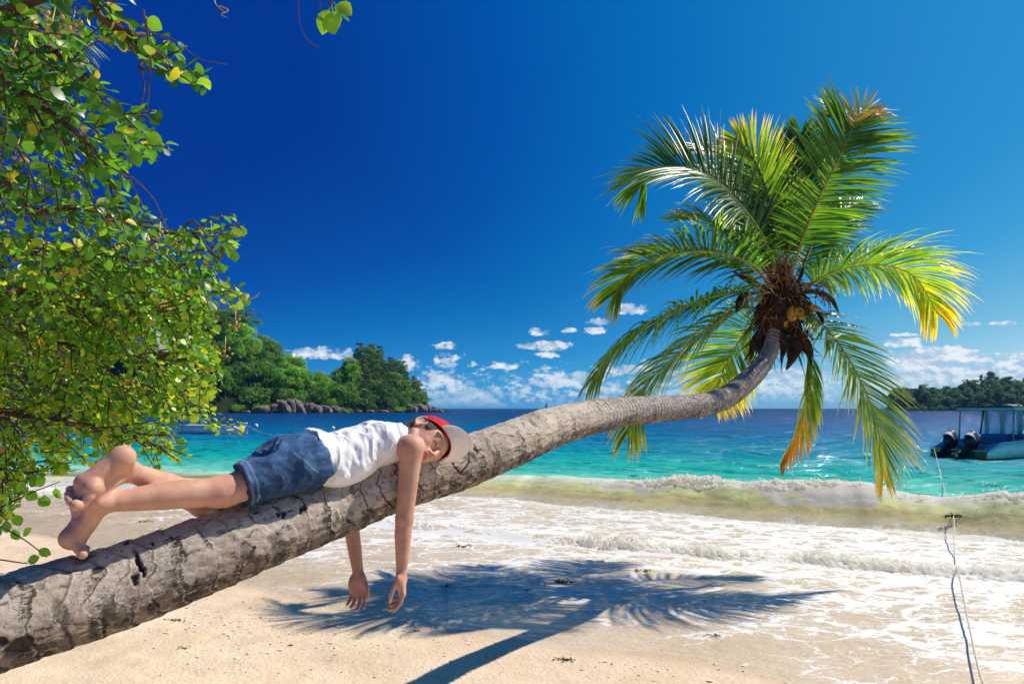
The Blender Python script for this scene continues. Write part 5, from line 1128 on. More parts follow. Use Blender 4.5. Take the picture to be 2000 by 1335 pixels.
def plant_far():
    r = np.random.default_rng(77); items = []
    def put(k, px, t, s, isl=False):
        if isl:
            D = 470+t*60; g = np.interp(px, [1730, 1745, 1800, 1850, 1900, 1935, 1980, 2050, 2200], [.5, 8, 9.5, 7, 14, 18, 14, 12, 10]); x, y, z = (px-1000)/FPX*D, D, g*math.sin(min(t, 1)*math.pi/2)
        else: x, y, z = (float(v) for v in hill_pt(px, t))
        items.append((k, px, t, (x, y, z-.3), s, isl))
    rows = [(.06, 20), (.20, 22), (.36, 22), (.54, 23), (.74, 23), (.95, 22)]
    for t, st in rows:
        px = 262+r.uniform(0, st)
        while px < 832:
            tt = t+r.uniform(-.06, .06)
            if px < 690: k = r.choice(['dark_broadleaf', 'bright_broadleaf', 'palm'], p=[.44, .42, .14])
            else: k = r.choice(['casuarina', 'dark_broadleaf'], p=[.72, .28])
            if 560 < px < 690 and t > .3: k = r.choice(['bright_broadleaf', 'palm', 'dark_broadleaf'], p=[.72, .14, .14])
            if t < .1: k = r.choice(['shrub', 'dark_broadleaf', 'palm'], p=[.4, .42, .18]) if px < 690 else r.choice(['shrub', 'casuarina'], p=[.35, .65])
            s = r.uniform(.80, 1.22)*(1.0 if k != 'casuarina' else .80)*(.8 if 590 < px < 670 else 1.0)*np.interp(px, [790, 832], [1, .6])
            put(k, px, tt, s); px += st*r.uniform(.75, 1.25)*(1.2 if k == 'palm' else 1)
    for t, st in ((.12, 13), (.26, 14), (.42, 15), (.60, 17), (.80, 19)):
        px = 330+r.uniform(0, st)
        while px < 815:
            put('undergrowth', px, t+r.uniform(-.05, .05), r.uniform(1.2, 2.0)*np.interp(px, [780, 815], [1, .5])); px += st*r.uniform(.8, 1.2)
    put('umbrella', 476, .95, 1.12); put('umbrella', 455, .80, .9); put('casuarina', 395, 1.05, .7)
    put('casuarina', 684, 1.0, .66); put('casuarina', 742, 1.0, .80); put('casuarina', 728, .85, .85); put('casuarina', 812, .4, .70); put('casuarina', 780, .7, .8)
    for px in np.arange(1740, 2090, 7.5):
        put('island_shrub', px+r.uniform(-4, 4), r.uniform(.0, .12), r.uniform(1.0, 1.7), True)
        put('island', px+r.uniform(-4, 4), r.uniform(.3, .6), r.uniform(.8, 1.1), True)
    for px in np.arange(1745, 2090, 8.5):
        put('island' if r.random() < .85 else 'island_needle', px+r.uniform(-4, 4), r.uniform(.05, .3), r.uniform(.85, 1.15), True)
        put('island' if r.random() < .85 else 'island_needle', px+r.uniform(-4, 4), r.uniform(.6, 1.0), r.uniform(.9, 1.25)*(.85 if r.random() < .3 else 1), True)
    zone = lambda px: ('behind the overhanging branches' if px < 390 else 'left of the boulders' if px < 505 else 'above the fluted boulders' if px < 665 else 'around the rocky knoll' if px < 765 else 'at the headland tip')
    look = {'bright_broadleaf': ('bright green bushy tree', 'tree'), 'dark_broadleaf': ('dark green bushy tree', 'tree'), 'casuarina': ('wispy grey green tree', 'tree'), 'umbrella': ('flat topped layered tree', 'tree'), 'shrub': ('light green waterside shrub', 'shrub'), 'palm': ('small coconut palm', 'palm tree'), 'island': ('bushy tree', 'tree'), 'island_shrub': ('low shrub', 'shrub'), 'undergrowth': ('dark leafy bush', 'bush'), 'island_needle': ('wispy tree', 'tree')}
    bins = {}
    for it in items:
        k, px, t, loc, s, isl = it
        iz = 'left end of' if px < 1830 else 'dip of' if px < 1885 else 'highest hump of' if px < 1965 else 'right end of'
        key = (k, iz if isl else zone(px), ('low by the water' if t < .15 else 'halfway up' if t < .6 else 'on the skyline') if not isl else ('at the waterline' if t < .3 else 'halfway up' if t < .6 else 'on the skyline')); bins.setdefault(key, []).append(it)
    used = set()
    for (k, z, lv), L_ in bins.items():
        L_.sort(key=lambda a: a[1]); nm, cat = look[k]
        for i, (k, px, t, loc, s, isl) in enumerate(L_):
            p = protos[k][int(r.integers(len(protos[k])))]
            o = dup(p, loc, r.uniform(0, 6.28), (s*r.uniform(.9, 1.15), s*r.uniform(.9, 1.15), s))
            where = f'{lv}, {z} the far island' if isl else f'{lv}, {z}'
            o['label'] = (f'{nm} {where}' if len(L_) == 1 else f'{ORD[i]} {nm} from left {where}'); o['category'] = cat
            o['group'] = 'trees on the far right island' if isl else 'trees and shrubs on the headland'
    for l in protos.values():
        for p in l:
            for c in list(p.children): bpy.data.objects.remove(c)
            bpy.data.objects.remove(p)
plant_far()

def mat_rock():
    m, T = new_mat('granite'); ob = T.n('ShaderNodeTexCoord').outputs['Object']; n = T.noise(ob, .9, 6, .65); st = T.noise(T.mapping(ob, (1.6, 1.6, .18)), 1.2, 5, .65)
    c = T.mix(T.ss(n, .3, .7), (0.12, 0.092, 0.080), (0.25, 0.195, 0.165)); c = T.mix(T.math('MULTIPLY', T.ss(st, .52, .64), .75), c, (0.055, 0.045, 0.042))
    outp(T, pbsdf(T, c, .85, T.math('ADD', n, T.math('MULTIPLY', st, .6)), .8, .5, .25)); return m
M_ROCK = mat_rock()
def boulder(px, py, w_px, h_px, seed, label, D=None, group='granite boulders along the headland shore'):
    D = D or hb(px)-2.0; r = np.random.default_rng(seed); w_ = w_px/FPX*D/2; h_ = h_px/FPX*D
    nu, nv = 36, 22; u = np.linspace(0, 2*np.pi, nu, endpoint=False); v = np.linspace(0, np.pi, nv); vv, uu = np.meshgrid(v, u, indexing='ij')
    d = np.stack([np.sin(vv)*np.cos(uu), np.sin(vv)*np.sin(uu), np.cos(vv)], -1); d = np.sign(d)*np.abs(d)**.8
    k = 1+.22*fbm(d[..., 0]*1.6+seed, d[..., 1]*1.6, d[..., 2]*1.6, oct=3, seed=seed)+.13*(np.abs(fbm(d[..., 0]*4+seed*3, d[..., 1]*4, vv*.4, oct=2, seed=seed+5))*2-.6)*np.sin(vv)
    P = d*k[..., None]*np.array([w_*1.0, w_*.9, h_*.48]); lean = r.uniform(-.55, .55); P[..., 0] += lean*P[..., 2]; P[..., 2] += r.uniform(-.25, .25)*P[..., 0]; c = at(px, py, D); c[2] = 0.0 if py > 785 else c[2]-h_*.3
    t = thing('boulder', label, 'rock', tuple(c), group)
    part('stone', P.reshape(-1, 3)+c+np.array([0, 0, h_*.36]), [tuple(f)[::-1] for f in grid_faces(nv, nu, True)], M_ROCK, t)
    return t
def build_rocks():
    # one mesh each
    L_ = [(511, 800, 30, 17, 'rounded dark boulder at the left end of the boulder row'), (530, 800, 18, 21, 'upright narrow boulder second from left in the boulder row'), (553, 796, 26, 30, 'tilted pale boulder third from left in the boulder row'), (567, 799, 22, 33, 'tall fluted boulder, highest in the boulder row'),
          (584, 799, 24, 30, 'broad fluted boulder right of the highest boulder'), (600, 800, 24, 23, 'striped boulder in the middle of the boulder row'), (618, 800, 24, 19, 'striped low boulder third from right in the boulder row'), (637, 800, 24, 17, 'striped low boulder second from right in the boulder row'), (655, 800, 22, 16, 'wedge shaped boulder at the right end of the boulder row'),
          (480, 804, 16, 6, 'small flat rock left of the boulder row'), (675, 803, 12, 5, 'small pale rock just right of the boulder row'), (700, 802, 14, 6, 'small rock below the casuarinas, nearest the boulder row'), (722, 802, 16, 6, 'small pale rock in the middle of the casuarina shore'), (750, 802, 18, 6, 'flat rock below the light shrubs near the tip'), (778, 801, 16, 6, 'small rock just left of the dark tip boulders'),
          (804, 801, 24, 17, 'dark sloping boulder, leftmost at the headland tip'), (820, 800, 26, 20, 'largest dark boulder at the headland tip'), (834, 800, 18, 16, 'dark boulder, rightmost of the tip heap'), (848, 801, 16, 7, 'low rock awash beyond the tip heap'), (861, 801, 12, 6, 'outermost low rock off the headland tip')]
    for i, (px, py, w_, h_, l) in enumerate(L_): boulder(px, py, w_, h_, 500+i, l)
    boulder(696, 722, 46, 34, 540, 'dark rocky knoll among the trees on the skyline', D=288, group=None)
build_rocks()
def build_house():
    c = at(300, 672, 214); c[2] -= 2; a = R(-25); Rz = rotz(a)
    t = thing('house', 'grey house half hidden behind the overhanging branches on the hillside', 'house', tuple(c)); W_ = simple_mat('house_render', (0.42, 0.40, 0.38), .9, .2, .1, 2); RF = simple_mat('house_roof', (0.16, 0.12, 0.11), .8, .2, .2, 4); WH = simple_mat('house_trim', (0.75, 0.74, 0.70), .7, .3, .05, 4); GL = simple_mat('window_glass', (0.03, 0.04, 0.05), .1, .6, .05, 4)
    b = lambda name, p, d, m, par=t, bev=.03: MB().box(c+Rz@np.array(p, float), d, Rz, bev=bev).part(name, m, par, smooth=False)
    b('wall', (0, 0, 3), (11, 7, 7), W_); b('balcony', (0, -4.2, 2.6), (10.5, 1.6, .25), WH); b('railing', (0, -4.95, 3.2), (10.5, .08, .9), WH)
    for x in (-3.4, 0, 3.4):
        w_ = b('window', (x, -3.52, 4.3), (1.8, .10, 1.5), WH); b('pane', (x, -3.59, 4.3), (1.5, .04, 1.25), GL, w_)
    m = MB(); P = np.array([(-6, -4.2, 6.5), (6, -4.2, 6.5), (6, 4.2, 6.5), (-6, 4.2, 6.5), (-5, 0, 9), (5, 0, 9)])@Rz.T+c; m.add(P, [(0, 1, 5, 4), (2, 3, 4, 5), (1, 2, 5), (3, 0, 4), (3, 2, 1, 0)]); m.part('roof', RF, t, smooth=False)
build_house()

# ================================================================== boats, buoys, mooring line
M_WHITE = simple_mat('boat_white', (0.66, 0.68, 0.66), .4, .5, .08, 6); M_BLACK = simple_mat('motor_black', (0.018, 0.019, 0.022), .3, .5, .2, 10); M_RED = simple_mat('motor_red', (0.45, 0.02, 0.03), .35, .5, .1, 10)
M_METAL = simple_mat('steel_tube', (0.30, 0.31, 0.32), .35, .5, .1, 10, metallic=.6); M_ROPE = simple_mat('mooring_rope_fibre', (0.52, 0.52, 0.42), .9, .2, .25, 60, .5)
def motorboat():
    Rc = np.array([14.92, 21.4, 0]); fw = np.array([.93, .368, 0]); pt = np.array([-.368, .93, 0]); up = np.array([0, 0, 1.])
    W = lambda f, l, z: Rc+fw*f+pt*l+up*z                       # l = 0 starboard side .. 1.9 port
    Ml = np.array([fw, pt, up])
    t = thing('motorboat', 'moored motorboat with a cabin roof and two tilted outboard motors', 'boat', tuple(Rc))
    green = simple_mat('hull_paint', (0.50, 0.76, 0.66), .35, .5, .15, 3); tg = simple_mat('transom_paint', (0.10, 0.20, 0.06), .5, .4, .3, 6); blue = simple_mat('deck_blue', (0.12, 0.36, 0.54), .5, .4, .1, 6); pale = simple_mat('cockpit_cream', (0.45, 0.42, 0.36), .6, .3, .15, 5); mint = simple_mat('frame_paint', (0.40, 0.62, 0.54), .45, .4, .1, 6)
    st = np.linspace(0, 6.6, 40); hw = .95*np.clip(1-((st-2.2)/4.4).clip(0)**2.3, 0.01, 1); gun = np.interp(st, [0, .12, .55, 3, 6.6], [.25, .27, .47, .60, .86]); ch = np.interp(st, [0, 5, 6.6], [.02, .05, .5])
    V = []; 
    for f, h, g, c in zip(st, hw, gun, ch):
        f2 = f
        V += [W(f, .95-h, g), W(f, .95-h*.985, g*.6), W(f, .95-h*.93, c), W(f, .95, -.28+.25*(f/6.6)**3), W(f, .95+h*.93, c), W(f, .95+h*.985, g*.6), W(f, .95+h, g), W(f, .95+h-.05, g), W(f, .95+h-.07, g-.04), W(f, .95+max(h-.10, 0), .10), W(f, .95-max(h-.10, 0), .10), W(f, .95-h+.07, g-.04), W(f, .95-h+.05, g)]
    n = 13; F = [tuple(f) for f in grid_faces(40, n, True)]; part('hull', V, F, green, t)
    m = MB(); m.box(W(-.02, .95, .06), (.07, 1.86, .40), Ml.T, bev=.02); tr = m.part('transom', tg, t, smooth=False)
    for l in (.42, .72, 1.18, 1.48): MB().box(W(-.07, l, .12), (.05, .05, .20), Ml.T, bev=.01).part('bracket', M_BLACK, tr, smooth=False)
    for s_, l in ((0, .05), (1, 1.85)):
        m = MB(); m.tube(np.array([W(f, l+(-1 if s_ else 1)*(.95-np.interp(f, st, hw)), np.interp(f, st, gun)+.015) for f in np.linspace(.5, 6.4, 24)]), .028, 8); m.part('gunwale', M_WHITE, t)
        m = MB(); m.box(W(.28, l+(.06 if not s_ else -.06), .36), (.55, .17, .04), Ml.T@np.array([[.92, 0, -.39], [0, 1, 0], [.39, 0, .92]]), bev=.01); m.part('quarter_deck', blue, t, smooth=False)
    MB().box(W(1.75, .95, .09), (3.2, 1.6, .03), Ml.T).part('cockpit_floor', pale, t, smooth=False)
    MB().box(W(1.2, .95, .24), (.36, 1.55, .30), Ml.T, bev=.03).part('bench', pale, t, smooth=False)
    c = MB(); P = np.array([(2.15, .12, .1), (2.15, 1.78, .1), (3.6, 1.75, .1), (3.6, .15, .1), (2.35, .12, .72), (2.35, 1.78, .72), (3.9, 1.7, .74), (3.9, .2, .74)]); c.add([W(*p) for p in P], [(0, 1, 5, 4), (1, 2, 6, 5), (2, 3, 7, 6), (3, 0, 4, 7), (4, 5, 6, 7), (3, 2, 1, 0)]); c.part('console', blue, t, smooth=False)
    MB().box(W(2.11, .95, .34), (.05, 1.5, .34), Ml.T, bev=.01).part('locker', pale, t, smooth=False)
    wh = MB(); a = np.linspace(0, 2*np.pi, 20); wh.tube(np.array([W(2.12+.05*math.sin(x), .55+.17*math.cos(x), .66+.16*math.sin(x)) for x in a]), .014, 6); wh.tube(np.array([W(2.34, .55, .62), W(2.12, .55, .66)]), .02, 6); wh.part('steering_wheel', M_BLACK, t)
    r = MB(); r.box(W(2.65, .95, 1.635), (3.0, 1.95, .05), Ml.T, bev=.02); rf = r.part('cabin_roof', M_BLACK, t, smooth=False)
    MB().box(W(2.65, -.02, 1.585), (2.9, .05, .07), Ml.T).part('roof_edge', mint, rf, smooth=False)
    MB().box(W(1.22, .95, 1.585), (.05, 1.85, .07), Ml.T).part('roof_edge', mint, rf, smooth=False)
    for f, l in ((1.3, .3), (3.5, .2), (3.5, 1.5)): MB().tube(np.array([W(f-.05, l, 1.72), W(f+.55, l, 1.69)]), .022, 8).part('roof_rail', M_WHITE, rf)
    MB().box(W(2.2, .5, 1.70), (.12, .12, .09), Ml.T, bev=.02).part('lamp', pale, rf, smooth=False)
    for l in (.06, 1.84):
        MB().tube(np.array([W(1.36, l, 1.62), W(1.30, l, .52)]), .024, 8).part('post', M_METAL, t); MB().tube(np.array([W(2.58, l, 1.62), W(2.38, l, .70)]), .030, 8).part('post', M_BLACK, t)
    gl, T = new_mat('windscreen_glass'); outp(T, T.n('ShaderNodeMixShader', {0: .82, 1: T.n('ShaderNodeBsdfPrincipled', {'Base Color': (.25, .5, .65, 1), 'Roughness': .05}).outputs[0], 2: T.n('ShaderNodeBsdfTransparent', {0: (.80, .93, .98, 1)}).outputs[0]}).outputs[0])
    for l in (.10, .68, 1.26, 1.80): MB().box((W(2.70, l, 1.60)+W(2.60, l, .72))/2, (.06, .12, .90), Ml.T, bev=.01).part('pillar', mint, t, smooth=False)
    for a_, b_ in ((.15, .63), (.73, 1.21), (1.31, 1.75)):
        m = MB(); m.add([W(2.63, a_, .74), W(2.63, b_, .74), W(2.68, b_, 1.55), W(2.68, a_, 1.55), W(2.64, a_, .74), W(2.64, b_, .74), W(2.69, b_, 1.55), W(2.69, a_, 1.55)], [(0, 1, 2, 3), (7, 6, 5, 4), (0, 4, 5, 1), (1, 5, 6, 2), (2, 6, 7, 3), (3, 7, 4, 0)]); m.part('windscreen_pane', gl, t, smooth=False)
    for l in (.62, 1.33):                                       # outboards, tilted up out of the water
        tl = R(48); Rt = np.array([[math.cos(tl), 0, math.sin(tl)], [0, 1, 0], [-math.sin(tl), 0, math.cos(tl)]]); O = W(-.02, l, .34); M_ = Ml.T@Rt
        Q = lambda p: O+M_@np.array(p, float)
        mt = MB(); sx = np.linspace(-1, 1, 9); secs = []
        for z_, a_, b_, x_ in ((.0, .13, .10, 0), (.06, .22, .15, .0), (.22, .26, .165, -.02), (.36, .25, .16, -.05), (.44, .20, .135, -.08), (.48, .10, .08, -.09)):
            u = np.linspace(0, 2*np.pi, 24, endpoint=False); cu, su = np.cos(u), np.sin(u); secs.append([Q((x_+a_*np.sign(c)*abs(c)**.7, b_*np.sign(s)*abs(s)**.7, z_+.05)) for c, s in zip(cu, su)])
        V = np.array(secs).reshape(-1, 3); mt.add(V, [tuple(f) for f in grid_faces(6, 24, True)]+[tuple(range(24))[::-1], tuple(range(120, 144))]); cow = mt.part('outboard_motor', M_BLACK, t)
        m = MB(); m.add([Q((-.07+1.04*.23*np.sign(c)*abs(c)**.7*k, 1.04*.15*np.sign(s)*abs(s)**.7*k, z_)) for z_, k in ((.26, 1.06), (.40, .97), (.50, .80), (.535, .35)) for c, s in zip(np.cos(u), np.sin(u))], [tuple(f) for f in grid_faces(4, 24, True)]+[tuple(range(72, 96))]); m.part('cowl_top', M_WHITE, cow)
        m = MB(); m.add([Q((x_+a_*1.015*np.sign(c)*abs(c)**.7, b_*1.015*np.sign(s)*abs(s)**.7, z_)) for z_, a_, b_, x_ in ((.37, .255, .163, -.045), (.42, .245, .158, -.05)) for c, s in zip(np.cos(u), np.sin(u))], [tuple(f) for f in grid_faces(2, 24, True)]); m.part('stripe', M_RED, cow)
        m = MB(); m.box(Q((-.02, 0, -.18)), (.16, .11, .46), M_, bev=.03); m.box(Q((-.03, 0, -.50)), (.24, .05, .26), M_, bev=.02); m.ell(Q((-.02, 0, -.56)), (.19, .055, .055), 12, 8, M_); m.box(Q((-.02, 0, -.40)), (.34, .20, .018), M_, bev=.006); m.box(Q((.12, 0, -.10)), (.12, .16, .30), M_, bev=.02); m.part('leg', M_BLACK, cow, smooth=False)
        m = MB(); 
        for k in range(3):
            a = k*2.094; d = np.array([.10, math.cos(a), math.sin(a)]); m.ell(Q((-.23, .085*math.cos(a), -.56+.085*math.sin(a))), (.012, .075, .040), 10, 6, M_@np.array([[1, 0, 0], [0, math.cos(a), -math.sin(a)], [0, math.sin(a), math.cos(a)]]))
        m.tube(np.array([Q((-.16, 0, -.56)), Q((-.28, 0, -.56))]), [.035, .015], 8); m.part('propeller', simple_mat('propeller_green', (0.06, 0.14, 0.05), .4, .5, .2, 10), cow)
    return W
BW = motorboat()
def rowboat():
    c = at(420, 846, 43.5); c[2] = 0; t = thing('rowing_boat', 'open white and pale blue rowing boat moored in the bay at left', 'boat', tuple(c))
    pa = simple_mat('rowing_boat_paint', (0.90, 0.95, 0.93), .5, .4, .15, 2); ye = simple_mat('gunwale_paint', (0.75, 0.66, 0.36), .6, .3, .2, 4); aq = simple_mat('boat_band', (0.62, 0.86, 0.82), .5, .4, .1, 3)
    st = np.linspace(-2.05, 2.05, 30); hw = np.where(st < 0, .62+.10*(1-(st/2.05)**2), .72*np.clip(1-(np.maximum(st, 0)/2.07)**2.4, .01, 1)); g = .50+.05*((st)/2.05)**2+.10*np.clip(st/2.05, 0, 1)**2; V = []
    for x, h, z in zip(st, hw, g): V += [c+np.array(p) for p in [(x, -h, z), (x, -h*.95, .18), (x, -h*.62, -.10), (x, h*.62, -.10), (x, h*.95, .18), (x, h, z), (x, h-.05, z), (x, max(h-.10, 0)*.95, .20), (x, max(h-.1, 0)*.6, .02), (x, -max(h-.1, 0)*.6, .02), (x, -max(h-.10, 0)*.95, .20), (x, -h+.05, z)]]
    part('hull', V, [tuple(f) for f in grid_faces(30, 12, True)]+[tuple(range(12)), tuple(range(348, 360))[::-1]], pa, t)
    for s_ in (-1, 1): MB().tube(np.array([c+np.array((x, s_*h, z+.01)) for x, h, z in zip(st, hw, g)]), .035, 6).part('gunwale', ye, t)
    MB().tube(np.array([c+np.array((x, -h*.985-.01, z-.14)) for x, h, z in zip(st[:20], hw, g)]), .05, 6).part('painted_band', aq, t)
    for x in (-1.5, -.3, .9): MB().box(c+np.array((x, 0, .38)), (.28, 1.15*np.interp(x, st, hw)*1.6, .05), bev=.01).part('thwart', ye, t, smooth=False)
    MB().box(c+np.array((-2.07, 0, .26)), (.06, 1.2, .50), bev=.02).part('transom', ye, t, smooth=False)
    m = MB(); e = at(531, 849, 41); e[2] = .02; m.tube(catmull([c+np.array((2.05, 0, .5)), (c+np.array((2.05, 0, .5))+e)/2+np.array([0, 0, -.12]), e], 14), .022, 5); tag(m.part('mooring_line', M_ROPE), 'thin dark line from the rowing boat bow into the water', 'rope')
rowboat()
def buoys():
    wm = simple_mat('buoy_white', (0.62, 0.60, 0.50), .5, .4, .2, 8)
    for px, py, l in ((650, 838, 'pale round buoy floating beyond the waist of the person'), (500, 833, 'pale round buoy floating beyond the rowing boat bow'), (1240, 838, 'dark topped round buoy floating under the level part of the trunk')):
        D = 2133/(py-HORIZON); c = at(px, py, D); c[2] = .08; t = thing('buoy', l, 'buoy', tuple(c), 'round mooring buoys')
        s = D/52; MB().ell(c, (.16*s, .16*s, .16*s), 20, 14).part('float', wm, t); MB().tube(np.array([c+np.array([0, 0, .15*s]), c+np.array([0, 0, .24*s])]), .03*s, 8).part('eye', M_BLACK, t)
buoys()
def sailboat():
    c = at(1068, 797, 1100); c[2] = 0; t = thing('sailing_boat', 'tiny sailing boat far out on the horizon', 'boat', tuple(c)); m = MB(); s = np.linspace(-5, 5, 12); 
    V = []
    for x in s:
        h = 1.5*max(.05, 1-(x/5.2)**2)
        V += [c+np.array(p) for p in [(x, -h, 1.1), (x, 0, -.4), (x, h, 1.1)]]
    part('hull', V, [tuple(f) for f in grid_faces(12, 3, True)], M_WHITE, t); MB().tube(np.array([c+np.array((.5, 0, .5)), c+np.array((.5, 0, 13))]), .12, 6).part('mast', M_METAL, t)
    part('sail', [c+np.array(p) for p in [(.2, 0, 2), (-4.2, .4, 2.2), (.3, 0, 12.5), (.2, .06, 2), (-4.2, .46, 2.2), (.3, .06, 12.5)]], [(0, 1, 2), (5, 4, 3), (0, 3, 4, 1), (1, 4, 5, 2), (2, 5, 3, 0)], M_WHITE, t, smooth=False)
sailboat()
def mooring():
    z = lambda x, y: float(wash_z(np.array(x), np.array(y)))
    P = [at(1935, 1400, 3.45), at(1912, 1335, 3.93), at(1890, 1235, 4.85), at(1873, 1150, 6.0), at(1866, 1105, 6.9)]
    for p in P: p[2] = max(p[2], .05)
    P[0][2] = .12; P[1][2] = .10; P[2][2] = .11; P[3][2] = .14
    q = at(1863, 1070, 7.8); q[2] = .12; r_ = at(1862, 1035, 8.9); r_[2] = .20; s_ = at(1850, 985, 10.4); s_[2] = .20; u = at(1838, 920, 16); u[2] = .02; v = BW(-.05, 1.75, .26)
    C = catmull(P+[q, r_, s_, u, v], 160); m = MB(); m.tube(C, .0065, 7)
    tag(m.part('mooring_rope', M_ROPE), 'thin mooring rope from the right foreground sand through the surf', 'rope')
    w = MB(); rr = np.random.default_rng(5)
    for i in range(24): a = r_+rr.normal(0, .032, 3)*np.array([1.5, .5, .30]); w.tube(np.array([a, a+rr.normal(0, .025, 3)*np.array([1.6, 1, .6])]), [.009, .005], 4)
    tag(w.part('weed_tangle', M_FIB), 'dark weed tangle caught on the rope at the breaking wave', 'seaweed')
mooring()
def flotsam():
    wm = simple_mat('brown_weed', (0.10, 0.055, 0.015), .8, .3, .5, 25, .5); ym = simple_mat('yellow_weed', (0.30, 0.20, 0.03), .7, .3, .4, 25, .5); dk = simple_mat('black_weed', (0.035, 0.028, 0.014), .7, .3, .4, 25)
    def clump(px, py, s, m, l, zf, name='seaweed', cat='seaweed', n=26, grp=None, D=None):
        D = D or 2133/(py-HORIZON)*.985; p = at(px, py, D); p[2] = float(zf(p[0], p[1])); r = np.random.default_rng(int(px)); mb = MB()
        for i in range(n):
            a = p+r.normal(0, s*.4, 3)*np.array([1.3, .8, .10])+np.array([0, 0, s*.05]); d = r.normal(0, 1, 3)*np.array([1.4, 1, .25]); d /= np.linalg.norm(d); b = a+d*s*r.uniform(.15, .45); b[2] = max(b[2], p[2]+.004)
            mb.tube(np.array([a, (a+b)/2+np.array([0, 0, s*.06]), b]), [s*.05, s*.09, s*.02], 4, flat=.5)
        tag(mb.part(name, m), l, cat, grp)
    zs = lambda x, y: max(sand_z(np.array(x), np.array(y)), wash_z(np.array(x), np.array(y))); zw = lambda x, y: .03
    clump(340, 1222, .055, wm, 'red brown weed clump on dry sand below the leaning trunk', zs); clump(1105, 1293, .06, wm, 'brown weed clump on the sand at the tip of the trunk shadow', zs); clump(1095, 1141, .10, dk, 'dark weed clump lying in the middle of the palm shadow', zs)
    clump(1260, 1118, .09, ym, 'yellowish weed streak in the foam between two shadow lobes', zs); clump(1395, 1245, .05, ym, 'small yellow weed scrap in the wash right of the shadow', zs); clump(285, 1015, .10, ym, 'yellow weed scrap on wet sand seen below the raised feet', zs, D=9.4)
    clump(872, 1150, .05, dk, 'small black weed scrap in the shadow right of the hands', zs); clump(813, 1235, .035, dk, 'tiny black scrap at the lower left part of the palm shadow', zs); clump(360, 1280, .03, wm, 'small brown scrap on dry sand left of the scattered coral', zs); clump(905, 1068, .10, wm, 'brown weed wisp at the foot of the small foam line', zs); clump(1028, 1158+0, .05, ym, 'pale coral fragment in the palm shadow', zs, 'coral_fragment', 'coral')
    FL = [(1440, 905, 'under the drooping centre frond'), (1610, 940, 'left of the longest drooping frond tip'), (1765, 938, 'right of the longest drooping frond tip'), (1800, 925, 'between the frond tip and the motorboat'), (1655, 955, 'just behind the breaking crest'), (1240, 930, 'behind the left end of the wave'), (1310, 940, 'just behind the low smooth crest'), (1150, 905, 'right of the trunk underside'), (1560, 888, 'beside the hanging folded frond'), (1895, 938, 'below the motorboat transom'), (520, 880, 'off the person, left of the shorts'), (1390, 878, 'below the level trunk, farthest out')]
    for px, py, l in FL: clump(px, py, .13, dk if px % 3 else wm, 'dark weed scrap floating '+l, zw, n=20, grp='weed scraps floating behind the breaking wave')
    # coral rubble: too many bits to count
    r = np.random.default_rng(9); cm = MB(); pm = simple_mat('coral_rubble', (0.74, 0.64, 0.46), .9, .2, .35, 30)
    for i in range(640):
        if i < 360: px, py = r.normal(560, 150), r.normal(1215, 36)
        elif i < 500: px, py = r.uniform(250, 1000), r.uniform(1200, 1330)
        else: px, py = r.uniform(1100, 1950), r.uniform(1262, 1334)
        if py < 1165 or py > 1334: continue
        D = 2133/(py-HORIZON)*.97; p = at(px, py, D); p[2] = float(sand_z(np.array(p[0]), np.array(p[1])))+.002; s = abs(r.normal(0, .0075))+.003; s = min(s, .020)
        V = r.normal(0, 1, (7, 3)); V /= np.linalg.norm(V, axis=1)[:, None]; bm = bmesh.new()
        for v in V: bm.verts.new(v*s*np.array([1.4, 1.1, .5]))
        bmesh.ops.convex_hull(bm, input=bm.verts); bm.verts.index_update(); fs = [[v.index for v in f.verts] for f in bm.faces]; vs = np.array([v.co for v in bm.verts])
        cm.add(vs+p, fs); bm.free()
    kind(cm.part('coral_rubble', pm, smooth=False), 'stuff')
flotsam()

# ================================================================== overhanging tree at left
POLY = np.array([(-140, -60), (292, -60), (285, 0), (300, 60), (335, 90), (372, 108), (408, 150), (402, 168), (360, 150), (330, 150), (300, 140), (268, 92), (220, 78), (190, 60), (150, 85), (165, 130), (205, 180), (260, 205), (302, 225), (326, 285), (300, 305), (255, 300), (236, 330), (215, 345), (252, 372), (262, 398), (300, 420), (345, 432), (430, 430), (474, 432), (476, 452), (455, 470), (458, 505), (420, 520), (400, 540), (440, 555), (492, 572), (470, 590), (425, 578), (405, 606), (425, 622), (430, 652), (405, 662), (428, 690), (436, 740), (412, 768), (388, 760), (380, 778), (432, 818), (482, 842), (474, 858), (432, 838), (384, 812), (340, 800), (345, 852), (368, 885), (372, 905), (345, 890), (318, 862), (312, 915), (290, 905), (262, 872), (212, 880), (150, 905), (90, 912), (60, 935), (20, 1000), (-20, 1030), (-140, 1040)], float)
def inside(x, y, P=POLY):
    n = len(P); c = np.zeros(np.shape(x), bool); j = n-1
    for i in range(n):
        xi, yi = P[i]; xj, yj = P[j]; m = ((yi > y) != (yj > y)) & (x < (xj-xi)*(y-yi)/(yj-yi+1e-9)+xi); c ^= m; j = i
    return c
depth_of = lambda px, py: np.interp(py, [0, 300, 480, 620, 800, 1050], [1.75, 2.0, 2.5, 3.05, 3.25, 2.75])
